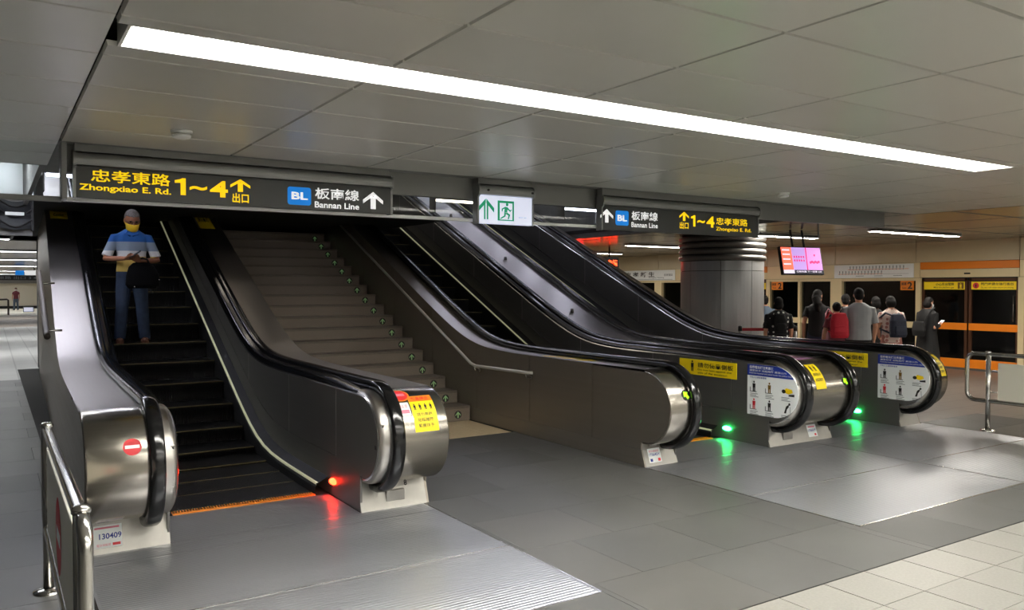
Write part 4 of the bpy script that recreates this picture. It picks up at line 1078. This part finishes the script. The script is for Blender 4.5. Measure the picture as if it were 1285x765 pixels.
# ---- far corridor things
cs = empty('corridor_sign', (.75,43,2.12), label='small dark hanging sign with a lit blue panel far down the left corridor', cat='sign')
MB().box(-2.5,1.2,-.04,.04,-.12,.10,BLACK).build('sign_band', cs); 
MB().box(.18,.52,-.05,.05,.11,.32,BLU_E).build('blue_panel', cs); MB().box(.55,1.1,-.05,.05,.11,.32,WHT_E).build('white_panel', cs)
MB().box(-.9,-.86,-.02,.02,.1,.5,BLACK).box(.9,.94,-.02,.02,.1,.5,BLACK).build('hanger', cs)
pr = Print(lambda u,v,l:(u,-.041-l,v)); pr.text('忠孝東路 出口 3 4',-1.0,1.0,-.08,.06,GREYINK,.01); pr.build('lettering', cs)
lb = empty('light_box', (2.05,62,.05), label='small lit sign standing low by the far corridor wall', cat='sign')
MB().box(-.3,.3,-.08,.08,0,.36,FASC,.01).box(-.26,.26,-.09,-.08,.05,.31,EXITW).build('box_body', lb)
gr = empty('guard_rail', (.25,58,0), label='thin guard rail at the left edge of the far corridor', cat='barrier')
MB().tube([(-2,0,.85),(.55,0,.95),(.62,0,.9),(.62,0,0)],.05,WOODB,8).tube([(-1,0,.88),(-1,0,0)],.04,WOODB,8).build('rail', gr)

# ================================================================== PEOPLE
def baked(name, mb, vox, parent=None, m=None, smooth=4):
    """one continuous skin over overlapping volumes"""
    me = mb.mesh('volume'); o = bpy.data.objects.new('volume', me); COL.objects.link(o)
    a = o.modifiers.new('r','REMESH'); a.mode = 'VOXEL'; a.voxel_size = vox; a.use_smooth_shade = True
    b = o.modifiers.new('s','SMOOTH'); b.iterations = smooth; b.factor = 0.5
    dg = bpy.context.evaluated_depsgraph_get()
    me2 = bpy.data.meshes.new_from_object(o.evaluated_get(dg)); bpy.data.objects.remove(o)
    me2.materials.clear(); me2.materials.append(m)
    for p in me2.polygons: p.use_smooth = True
    return link(name, me2, parent)
def oval(mb, rings, m, seg=18, yoff=0):
    """horizontal oval rings (cx, cy, z, rx, ry) -> closed volume"""
    vs = []; n = len(rings)
    for (cx,cy,z,rx,ry) in rings:
        for k in range(seg):
            a = 2*math.pi*k/seg
            vs.append((cx+rx*math.copysign(abs(math.cos(a))**.85,math.cos(a)), cy+ry*math.copysign(abs(math.sin(a))**.85,math.sin(a)), z))
    fs = [[i*seg+k,i*seg+(k+1)%seg,(i+1)*seg+(k+1)%seg,(i+1)*seg+k] for i in range(n-1) for k in range(seg)]
    fs += [list(range(seg))[::-1],[(n-1)*seg+k for k in range(seg)]]
    return mb.add(vs, fs, m, True)
def hand(mb, wrist, d, palm_n, side, m, curl=.5, s=1.0):
    """palm, four unequal bent fingers and a thumb leaving the side of the palm"""
    d = Vector(d).normalized(); nrm = Vector(palm_n); nrm = (nrm - d*nrm.dot(d)).normalized(); w_ = d.cross(nrm).normalized()*side
    W = Vector(wrist)
    for q in range(4):
        off = w_*(.030-.020*q)*s
        mb.tube([W+off*.5, W+d*.045*s+off*.9, W+d*.088*s+off], [.014*s,.015*s,.012*s], m, 8)
        L = (.068,.078,.072,.056)[q]*s; p0 = W+d*.085*s+off; pts=[p0]
        ang = 0
        for seg_ in (.45,.32,.23):
            ang += curl*.75
            pts.append(pts[-1] + (d*math.cos(ang)+nrm*math.sin(ang))*L*seg_)
        mb.tube(pts, [.0095*s,.009*s,.008*s,.0065*s], m, 8)
    t0 = W+d*.025*s+w_*.028*s
    mb.tube([t0, t0+d*.03*s+w_*.026*s+nrm*.008*s, t0+d*.062*s+w_*.03*s+nrm*.022*s], [.012*s,.0105*s,.008*s], m, 8)
HAIRB = mat('black_hair', (17,14,13), 0.75, spec=0.2, var=0.3, vscale=40); HAIRG = mat('grey_hair', (104,100,97), 0.8, spec=0.2, var=0.35, vscale=60)
SKIN = mat('skin', (196,142,112), 0.5, var=0.05, vscale=12); SKIN2 = mat('skin_tanned', (150,98,72), 0.5, var=0.06, vscale=12)
EYEM = mat('dark_eye', (20,14,12), 0.2); LIPM = mat('lips', (150,80,72), 0.5)
def person(label, loc, rz, H, skin, top, bottom, hair, elbows, hands, shoes, pitch=0.0, yaw=0.0, lean=0.0, vox=.010, mask=None, stance=.10, sleeve=.55, group=None, hem=.50, female=False, feet=None, build=1.0, handdir=None, headscale=1.0):
    t = empty('person', loc, rz, label, 'person', group)
    k = H/1.70
    sh = (.178 if not female else .158)*k*build; hipw = .145*k*build
    ly = lambda z: -lean*max(0,(z-.9*k))           # lean towards the front (-Y)
    b = MB()
    def tors(g, z0, z1, extra=0, flare=0):
        R_ = []
        for z,rx,ry in ((.80,.150,.100),(.88,.162,.108),(.96,.155,.104),(1.04,.143,.098),(1.14,.148,.102),(1.24,.160,.108),(1.32,.165,.104),(1.385,.150,.088),(1.43,.095,.068),(1.455,.062,.058)):
            f_ = .93 if female else 1.0
            zz = z*k
            if z0-1e-3 <= zz <= z1+1e-3: R_.append((0, ly(zz)+.0, zz, rx*k*build*f_+extra+flare*max(0,(1.1*k-zz)), ry*k*build+extra+flare*max(0,(1.1*k-zz))))
        oval(g, R_, skin)
    tors(b, .78*k, 1.47*k)
    # neck and head
    nb = Vector((0, ly(1.44*k), 1.43*k)); 
    rot = Matrix.Rotation(yaw,3,'Z') @ Matrix.Rotation(pitch,3,'X')
    hc = nb + Vector((0,0,.055*k)) + rot @ Vector((0,-.012*k,.095*k))
    b.tube([nb-Vector((0,0,.03*k)), nb+Vector((0,-.004,.05*k)), hc-rot@Vector((0,-.01,.05*k))], [.056*k,.052*k,.052*k], skin, 14)
    hs = k*(.97+.03/k)*headscale
    b.ball(hc+rot@Vector((0,.008,.018))*hs, (.074*hs,.092*hs,.098*hs), skin, 18, 14, rot)
    b.ball(hc+rot@Vector((0,-.024,-.052))*hs, (.054*hs,.058*hs,.060*hs), skin, 14, 10, rot)
    b.tube([hc+rot@Vector((0,-.082,.012))*hs, hc+rot@Vector((0,-.104,-.022))*hs, hc+rot@Vector((0,-.090,-.03))*hs], [.010*hs,.014*hs,.011*hs], skin, 8)
    for s in (-1,1): b.ball(hc+rot@Vector((s*.076,.010,-.004))*hs, (.010*hs,.022*hs,.030*hs), skin, 8, 8, rot)
    # legs
    feet_ = feet or ((-stance,.0,0),(stance,.0,0))
    kn = []
    for s,(fx,fy,fz) in zip((-1,1),feet_):
        hip = Vector((s*.085*k, 0, .86*k)); an = Vector((fx,fy+.02,fz+.075*k)); kk = (hip+an)/2+Vector((0,-.035*k,.01)); kn.append(kk)
        b.tube([hip+Vector((0,0,.04)),hip-Vector((0,0,.06)), (hip+kk)/2, kk, kk*.55+an*.45+Vector((0,.012,0)), an+Vector((0,0,.03)), an-Vector((0,0,.02))], [.086*k,.086*k,.072*k,.054*k,.053*k,.036*k,.036*k], skin, 14)
        b.tube([an+Vector((0,.035,-.04*k)), an+Vector((0,-.03,-.042*k)), an+Vector((0,-.11*k,-.052*k)), an+Vector((0,-.165*k,-.058*k))], [.030*k,.034*k,.028*k,.018*k], skin, 10)
    # arms
    for s,el,ha,hd in zip((-1,1), elbows, hands, handdir or (None,None)):
        S_ = Vector((s*sh, ly(1.36*k), 1.35*k)); E_ = Vector(el)*k; W_ = Vector(ha)*k
        b.tube([S_+Vector((-s*.05,0,.0)), S_, (S_+E_)/2, E_, (E_*.6+W_*.4), W_], [.052*k,.054*k,.044*k,.038*k,.036*k,.026*k], skin, 12)
        d = Vector(hd) if hd else (W_-E_)
        hand(b, W_, d, (-s*.6,0.2,.5) if abs(d.normalized().z) < .6 else (-s,0,0), (-s if abs(d.normalized().z) < .6 else -1)*1, skin, .55, k*.98)
    body = baked('body', b, vox, t, skin, 2)
    # eyes, mouth
    for s in (-1,1): MB().ball(hc+rot@Vector((s*.031,-.079,.012))*hs, (.013*hs,.008*hs,.007*hs), EYEM, 10, 6, rot).build('eye', t)
    if mask:
        g = MB(); rows = []
        for i in range(9):
            a = R(-78+156*i/8); row=[]
            for j in range(6):
                v = j/5; z = -.012-.085*v; bul = .012*math.sin(math.pi*v)
                rr = (.080+bul)*(1-.10*v)
                row.append(tuple(hc+rot@Vector((math.sin(a)*.074*(1-.18*v), -.012-math.cos(a)*(rr+.016)+ .0, z))*hs))
            rows.append(row)
        g.ribbon(rows, mask); o = g.build('face_mask', t)
        sm_ = o.modifiers.new('thick','SOLIDIFY'); sm_.thickness = .003
        for s in (-1,1): MB().tube([hc+rot@Vector((s*.074,-.03,-.03))*hs, hc+rot@Vector((s*.084,.012,.0))*hs], .0022, mask, 6).build('mask_loop', t)
    else: MB().ball(hc+rot@Vector((0,-.084,-.055))*hs, (.022*hs,.006*hs,.006*hs), LIPM, 10, 6, rot).build('mouth', t)
    # clothes: upper
    g = MB(); ex = .016*k
    hz = hem*H
    Rr = []
    for z,rx,ry in ((hz/k,.170,.122),(.90,.172,.122),(.97,.166,.118),(1.05,.158,.114),(1.14,.160,.114),(1.24,.172,.120),(1.32,.176,.116),(1.375,.166,.102),(1.41,.135,.090),(1.44,.095,.076),(1.46,.070,.068)):
        if z < hz/k-1e-6 or (z != hz/k and z-hz/k < .03): continue
        f_ = .94 if female else 1.0
        Rr.append((0, ly(z*k), z*k, rx*k*build*f_, ry*k*build))
    oval(g, Rr, top)
    for s,el,ha in zip((-1,1), elbows, hands):
        S_ = Vector((s*sh, ly(1.36*k), 1.35*k)); E_ = Vector(el)*k; W_ = Vector(ha)*k
        if sleeve <= 1: pts = [S_+Vector((-s*.06,0,.0)), S_, S_+(E_-S_)*sleeve*.6, S_+(E_-S_)*sleeve]; rr = [.058*k,.060*k,.060*k,.066*k]
        else: pts = [S_+Vector((-s*.06,0,.0)), S_, (S_+E_)/2, E_, E_+(W_-E_)*(sleeve-1)]; rr = [.062*k,.066*k,.058*k,.054*k,.042*k]
        g.tube(pts, rr, top, 12)
    baked('shirt', g, vox, t, top, 3)
    # clothes: lower
    kind, bm_, bh = bottom
    g = MB(); bh *= k
    if kind == 'skirt':
        oval(g, [(0,0,bh,.215*k*build,.17*k*build),(0,0,(bh+.9*k)/2,.195*k*build,.15*k*build),(0,0,.88*k,.170*k*build,.118*k*build),(0,0,1.0*k,.150*k*build,.106*k*build)], bm_)
        baked('skirt', g, vox, t, bm_, 3)
    else:
        oval(g, [(0,0,.78*k,.13*k*build,.10*k*build),(0,0,.86*k,.170*k*build,.118*k*build),(0,0,.94*k,.164*k*build,.114*k*build),(0,0,1.01*k,.150*k*build,.106*k*build)], bm_)
        for s,(fx,fy,fz),kk in zip((-1,1),feet_,kn):
            hip = Vector((s*.085*k,0,.86*k)); an = Vector((fx,fy+.02,fz+.05*k))
            pts = [hip,(hip+kk)/2,kk]; rr = [.098*k,.092*k,.078*k]
            if bh < kk.z: 
                e_ = an if bh < .15*k else kk+(an-kk)*((kk.z-bh)/max(.01,kk.z-an.z)); pts += [(kk+e_)/2, e_]; rr += [.074*k,.072*k]
            g.tube(pts, rr, bm_, 14)
        baked('trousers', g, vox, t, bm_, 3)
    # shoes
    for s,(fx,fy,fz) in zip((-1,1),feet_):
        an = Vector((fx,fy+.02,fz))
        MB().prism([(an.x+a*k,an.y+c*k) for a,c in ((-.04,.05),(.04,.05),(.048,-.08),(.042,-.17),(.0,-.205),(-.042,-.17),(-.048,-.08))],'Z',fz,fz+.022,shoes).ball((an.x,an.y-.09*k,fz+.03),(.046*k,.10*k,.035),shoes,12,8).tube([(an.x-.046*k,an.y-.02,fz+.03),(an.x,an.y-.02,fz+.075*k),(an.x+.046*k,an.y-.02,fz+.03)],.010,shoes,6).build('shoe', t)
    # hair
    style, hm = hair
    g = MB()
    g.ball(hc+rot@Vector((0,.016,.028))*hs, (.081*hs,.097*hs,.099*hs), hm, 18, 12, rot)
    if style == 'bob': g.ball(hc+rot@Vector((0,.035,-.03))*hs, (.088*hs,.085*hs,.095*hs), hm, 16, 10, rot)
    if style == 'long': g.ball(hc+rot@Vector((0,.04,-.02))*hs, (.088*hs,.085*hs,.10*hs), hm, 16, 10, rot); g.tube([hc+rot@Vector((0,.07,-.02))*hs, hc+Vector((0,.11,-.14))*hs, hc+Vector((0,.12,-.28))*hs],[.075*hs,.075*hs,.045*hs],hm,12)
    if style == 'bun': g.ball(hc+rot@Vector((0,.10,.07))*hs, .045*hs, hm, 12, 8)
    if style == 'short': g.ball(hc+rot@Vector((0,.045,-.02))*hs, (.072*hs,.068*hs,.07*hs), hm, 16, 10, rot)
    me = baked('hair', g, max(.007,vox*.8), t, hm, 2)
    # clear the face: pull hair vertices out of the face wedge
    ri = rot.inverted()
    for v in me.data.vertices:
        q = ri @ (v.co - hc)
        if q.y < -.012*hs and q.z < (.056 if style != 'thin' else .062)*hs:
            q.y = max(q.y, -.012*hs) + .012*hs; v.co = hc + rot @ q
    return t, dict(hc=hc, rot=rot, hs=hs, k=k)
DENIM = mat('blue_denim', (36,50,74), 0.8, var=0.25, vscale=14); NAVYC = mat('navy_cloth', (28,34,56), 0.85, var=0.1)
BLKC = mat('black_cloth', (10,10,12), 0.85, var=0.15, vscale=20); GREYC = mat('grey_tshirt', (150,152,154), 0.85, var=0.06, vscale=10)
SANDAL = mat('brown_sandal', (96,60,44), 0.7); SHOEB = mat('dark_shoe', (26,25,26), 0.6); SHOEW = mat('pale_shoe', (190,186,180), 0.6)
REDB = mat('red_backpack_cloth', (190,22,44), 0.7); NAVYB = mat('navy_backpack_cloth', (26,32,52), 0.7, var=0.1); PINKB = mat('pink_bag_cloth', (196,140,150), 0.7)
ROSE = mat('rose_trousers', (158,102,88), 0.85, var=0.08); GREYBL = mat('grey_blue_shirt', (86,100,116), 0.85); PLUM = mat('plum_cloth', (120,56,66), 0.85)
def ramp_shirt(name, stops):
    m = bpy.data.materials.new(name); m.use_nodes = True; nt = m.node_tree; b = nt.nodes['Principled BSDF']
    tc = nt.nodes.new('ShaderNodeTexCoord'); sp = nt.nodes.new('ShaderNodeSeparateXYZ'); rp = nt.nodes.new('ShaderNodeValToRGB')
    mr = nt.nodes.new('ShaderNodeMapRange'); mr.inputs[1].default_value = .7; mr.inputs[2].default_value = 1.5
    rp.color_ramp.interpolation = 'CONSTANT'
    el = rp.color_ramp.elements
    for i,(z,c) in enumerate(stops):
        e = el[i] if i < 2 else el.new(min(1,(z-.7)/.8))
        e.position = max(0,(z-.7)/.8); e.color = (*lin(c),1)
    nt.links.new(tc.outputs['Object'], sp.inputs[0]); nt.links.new(sp.outputs['Z'], mr.inputs[0]); nt.links.new(mr.outputs[0], rp.inputs[0]); nt.links.new(rp.outputs[0], b.inputs['Base Color'])
    b.inputs['Roughness'].default_value = .85
    return m
def dotted(name, base, dot, scale, size):
    m = bpy.data.materials.new(name); m.use_nodes = True; nt = m.node_tree; b = nt.nodes['Principled BSDF']
    tc = nt.nodes.new('ShaderNodeTexCoord'); vo = nt.nodes.new('ShaderNodeTexVoronoi'); vo.inputs['Scale'].default_value = scale
    vo.inputs['Randomness'].default_value = .35
    lt = nt.nodes.new('ShaderNodeMath'); lt.operation = 'LESS_THAN'; lt.inputs[1].default_value = size
    mx = nt.nodes.new('ShaderNodeMix'); mx.data_type = 'RGBA'; mx.inputs['A'].default_value = (*lin(base),1); mx.inputs['B'].default_value = (*lin(dot),1)
    nt.links.new(tc.outputs['Object'], vo.inputs['Vector']); nt.links.new(vo.outputs['Distance'], lt.inputs[0]); nt.links.new(lt.outputs[0], mx.inputs['Factor']); nt.links.new(mx.outputs['Result'], b.inputs['Base Color'])
    b.inputs['Roughness'].default_value = .85
    return m
POLO = ramp_shirt('striped_polo', [(.7,(214,182,96)),(1.015,(206,206,204)),(1.08,(128,142,158)),(1.185,(24,84,152))])
DOTS = dotted('polka_dot_cloth', (18,18,22), (225,222,215), 13, .24)
FLOR = dotted('pale_patterned_blouse', (226,206,196), (176,120,112), 14, .35)
# --- the man on the left escalator
KNEE = 8.02
MH = 1.56; mk = MH/1.70
mz = nose_z(6.34+.44*9)
mx_, my_ = 1.40, 10.48
man, inf = person('older man in striped polo and yellow mask reading a phone on the left escalator', (mx_,my_,mz), R(-6), MH, SKIN2, POLO, ('trousers',DENIM,.06), ('thin',HAIRG),
    ((-.30,-.06,1.075),(.30,-.06,1.06)), ((-.075,-.285,1.075),(.085,-.275,1.045)), SANDAL, pitch=R(24), yaw=R(10), lean=.03, vox=.0075, mask=mat('yellow_mask', (236,196,40), 0.7), stance=.135, sleeve=.88, hem=.535, build=1.08, handdir=((.10,-.03,.02),(-.09,-.05,.05)), headscale=1.14)
hc,rot,hs = inf['hc'],inf['rot'],inf['hs']
gl = MB()
for s in (-1,1):
    gl.tube([hc+rot@Vector((s*.033+.024*math.cos(a),-.092,.010+.017*math.sin(a)))*hs for a in [2*math.pi*q/12 for q in range(12)]], .0028, BLACK, 6, True)
    gl.tube([hc+rot@Vector((s*.057,-.090,.014))*hs, hc+rot@Vector((s*.079,.0,.010))*hs], .0026, BLACK, 6)
gl.tube([hc+rot@Vector((-.010,-.094,.014))*hs, hc+rot@Vector((.010,-.094,.014))*hs], .0026, BLACK, 6)
gl.build('glasses', man, 'dark rimmed glasses')
for s in (-1,1): MB().tube([(s*.035,-.10*mk,1.43*mk),(s*.07,-.115*mk,1.395*mk),(s*.012,-.128*mk,1.365*mk)],.009,POLO,8).build('collar', man)
Mm = Matrix.Translation((mx_,my_,mz)) @ Matrix.Rotation(R(-6),4,'Z')
def world(p): return Mm @ Vector(p)
ph = empty('phone', world((.03*mk,-.37*mk,1.125*mk)), R(-6), 'dark mobile phone held in both hands by the man on the left escalator', 'phone')
ph.rotation_euler = (R(-35),R(-12),R(80))
MB().box(-.036,.036,-.072,.072,-.0045,.0045,BLACK,.003).build('phone_body', ph)
MB().box(-.032,.032,-.064,.064,.0045,.0052,mat('phone_glass',(30,34,44),.1)).build('phone_display', ph)
BAGC = mat('black_bag_cloth', (7,7,9), 0.9, spec=0.15)
bag = empty('shoulder_bag', world((.12*mk,-.26*mk,.70*mk)), R(-6), 'black cloth bag hanging from the forearm of the man on the left escalator', 'bag')
g = MB(); oval(g, [(0,0,.0,.155,.06),(.0,0,.04,.185,.078),(0,0,.16,.175,.078),(-.01,0,.25,.14,.062),(-.01,0,.30,.09,.035)], BAGC)
baked('bag_body', g, .008, bag, BAGC, 3)
for dy in (-.02,.03): MB().tube([(-.09,dy,.26),(-.05,dy,.335),(.0,dy,.352),(.05,dy,.335),(.08,dy,.26)],.010,BLKC,8).build('bag_handle', bag)
MB().tube([(.05,-.05,.03),(.10,-.07,-.07),(.15,-.05,.02)],.006,BLKC,6).build('strap', bag)
MB().ball((.175,-.02,.10),.010,POLISH,8,6).ball((-.09,-.07,.02),.010,POLISH,8,6).build('buckle', bag)
# --- people waiting by the screen doors (they face the doors, +X)
down = lambda w=.20: (((-.23,.02,1.09),(.23,.02,1.09)), ((-w-.03,-.06,.83),(w+.03,-.06,.83)))
phone_arms = (((-.22,.02,1.08),(.22,.02,1.08)), ((-.07,-.24,1.12),(.10,-.26,1.12)))
def fz(px_, d): 
    l = (px_-642.5)/FPX*d
    return d*math.sin(YAW)+l*math.cos(YAW), d*math.cos(YAW)-l*math.sin(YAW)
GP = 'people waiting by the screen doors'
def wait(label, px_, d, rz, H, skin, top, bottom, hair, arms, shoes, **kw):
    x,y = fz(px_,d)
    t,i = person(label, (x,y,0), rz, H, skin, top, bottom, hair, arms[0], arms[1], shoes, group=GP, **kw)
    return t,i,(x,y)
BACK = R(140)      # facing away from the hall, towards the doors
def backpack(label, x,y,rz,z,m,w=.15,h=.40,dep=.07,k=1.0,back=.17):
    o = empty('backpack', (x,y,0), rz, label, 'backpack')
    g = MB(); oval(g, [(0,back,z,w*.9,dep*.9),(0,back+.01,z+.05,w,dep),(0,back,z+h*.7,w*.95,dep*.9),(0,back-.02,z+h*.95,w*.7,dep*.6),(0,back-.02,z+h,w*.4,dep*.3)], m)
    baked('pack_body', g, .010, o, m, 3)
    g = MB(); oval(g, [(0,back+dep*.9,z+.03,w*.7,.025),(0,back+dep*.95,z+.10,w*.75,.03),(0,back+dep*.8,z+h*.48,w*.65,.022)], m); baked('front_pocket', g, .010, o, m, 2)
    for s in (-1,1): MB().tube([(s*w*.6,back-.03,z+h*.92),(s*w*.75,.02,z+h*1.02),(s*w*.85,-.125,z+h*.75),(s*w*.85,-.12,z+h*.35),(s*w*.7,back-.03,z+.06)],.014,m,8,rx=1.6).build('shoulder_strap', o)
    return o
t,i,(x,y) = wait('person in grey blue shirt half hidden behind the round pillar', 960,16.2,BACK,1.50,SKIN,GREYBL,('trousers',BLKC,.06),('short',HAIRB),down(),SHOEB)
t,i,(x,y) = wait('woman in black dress with white polka dots beside the round pillar', 977,13.2,BACK,1.50,SKIN,DOTS,('skirt',DOTS,.45),('bob',HAIRB),down(),SHOEB,female=True,build=1.22,sleeve=.9)
backpack('black backpack worn by the woman in the polka dot dress', x,y,BACK,.95,BLKC,.10,.28,.05,back=.19)
t,i,(x,y) = wait('woman with long dark hair, black top and dark blue skirt, left of the red backpack', 1026,13.9,BACK-R(15),1.62,SKIN,BLKC,('skirt',NAVYC,.35),('long',HAIRB),down(),SHOEB,female=True,build=1.05,yaw=R(-30))
bx,by = fz(1041,13.55)
o = empty('shoulder_bag', (bx,by,.74), BACK, 'pale pink cloth bag hanging at the side of the woman in dark blue skirt', 'bag')
g = MB(); oval(g, [(0,0,0,.10,.05),(0,0,.06,.125,.065),(0,0,.2,.11,.055),(0,0,.27,.07,.03)], PINKB); baked('bag_body', g, .010, o, PINKB, 3); MB().tube([(-.06,0,.25),(-.05,0,.48),(.02,0,.56),(.06,0,.48),(.06,0,.25)],.012,PINKB,8).build('bag_strap', o)
t,i,(x,y) = wait('short person with a hair bun wearing the red backpack', 1050,12.9,BACK,1.42,SKIN,PLUM,('trousers',BLKC,.06),('bun',HAIRB),down(),SHOEB,female=True)
backpack('bright red backpack on the short person left of the grey shirted man', x,y,BACK,.86,REDB,.145,.40,.08)
t,i,(x,y) = wait('dark haired person mostly hidden between red backpack and grey shirted man', 1061,14.3,BACK,1.54,SKIN,BLKC,('trousers',BLKC,.06),('short',HAIRB),down(),SHOEB)
t,i,(x,y) = wait('man in plain grey t-shirt and black trousers, seen from behind', 1078,12.8,BACK+R(-4),1.65,SKIN,GREYC,('trousers',BLKC,.06),('short',HAIRB),(((-.25,.02,1.08),(.27,.02,1.08)),((-.26,-.10,.86),(.31,-.05,.83))),SHOEB,build=1.15,sleeve=.85,hem=.50,pitch=R(12))
t,i,(x,y) = wait('person in black clothes just right of the grey shirted man', 1099,14.0,BACK,1.50,SKIN,BLKC,('trousers',BLKC,.06),('bob',HAIRB),down(),SHOEB,female=True,sleeve=1.7)
t,i,(x,y) = wait('woman in pale patterned top and rose trousers looking down', 1119,13.1,BACK+R(-6),1.53,SKIN,FLOR,('trousers',ROSE,.06),('bob',HAIRB),(((-.21,.0,1.09),(.23,.0,1.08)),((-.12,-.2,1.0),(.17,-.18,.95))),SHOEW,female=True,pitch=R(30),lean=.06,build=1.05)
backpack('navy backpack worn by the woman in rose trousers', x-.05,y-.02,BACK+R(20),.86,NAVYB,.15,.38,.075)
t,i,(x,y) = wait('woman in long black coat and white mask holding a phone before the orange doors', 1164,14.4,R(75),1.49,SKIN,BLKC,('skirt',BLKC,.25),('bob',HAIRB),phone_arms,SHOEB,female=True,build=1.25,sleeve=1.9,pitch=R(15),mask=mat('white_mask',(225,228,232),.7),hem=.45)
Mh = Matrix.Translation((x,y,0)) @ Matrix.Rotation(R(75),4,'Z')
pq = empty('phone', Mh @ Vector((.015,-.315,1.02)), R(75), 'small pale phone held by the woman in black coat', 'phone')
pq.rotation_euler = (R(-40),0,R(75)); MB().box(-.037,.037,-.075,.075,-.005,.005,PAPER,.003).build('phone_body', pq); MB().box(-.033,.033,-.068,.068,.005,.0055,EXITW).build('phone_display', pq)
o = empty('shoulder_bag', Mh @ Vector((-.05,.24,.80)), R(75), 'black bag on the back of the woman in black coat', 'bag')
g = MB(); oval(g, [(0,0,0,.12,.05),(0,0,.1,.14,.07),(0,0,.26,.11,.05)], BLKC); baked('bag_body', g, .012, o, BLKC, 3)
MB().tube([(-.09,0,.22),(-.10,-.12,.42),(-.05,-.30,.50),(.07,-.36,.30)],.012,BLKC,6).build('bag_strap', o)
# --- far walker
l = (20-642.5)/FPX*60
person('distant person in red and dark clothes with a wide hat walking in the left corridor', (60*math.sin(YAW)+l*math.cos(YAW),60*math.cos(YAW)-l*math.sin(YAW),0), R(-15), 1.66, SKIN, PLUM, ('trousers',GREYBL,.06), ('short',HAIRB), down()[0], down()[1], SHOEB, vox=.014, feet=((-.1,-.12,0),(.09,.12,0)), mask=PAPER)

# the leftmost escalator runs a little askew: its two sides are set off by slightly different angles
def askew(x, y): return x + max(0,(y-5.56))*(.026-.020*(x-.44)/2.38 if .0 < x < 3.2 else 0)
for ch in E1.children:
    if ch.name.startswith(('landing_plate','plate_edging')): continue
    if ch.name.split('.')[0] == 'step':
        X0,X1 = askew(1.61-.535,ch.location.y+6.2),askew(1.61+.535,ch.location.y+6.2)
        ch.location.x = (X0+X1)/2-1.61; ch.scale.x = (X1-X0)/1.07
    else:
        for v in ch.data.vertices: v.co.x = askew(v.co.x+1.61, v.co.y+6.2)-1.61
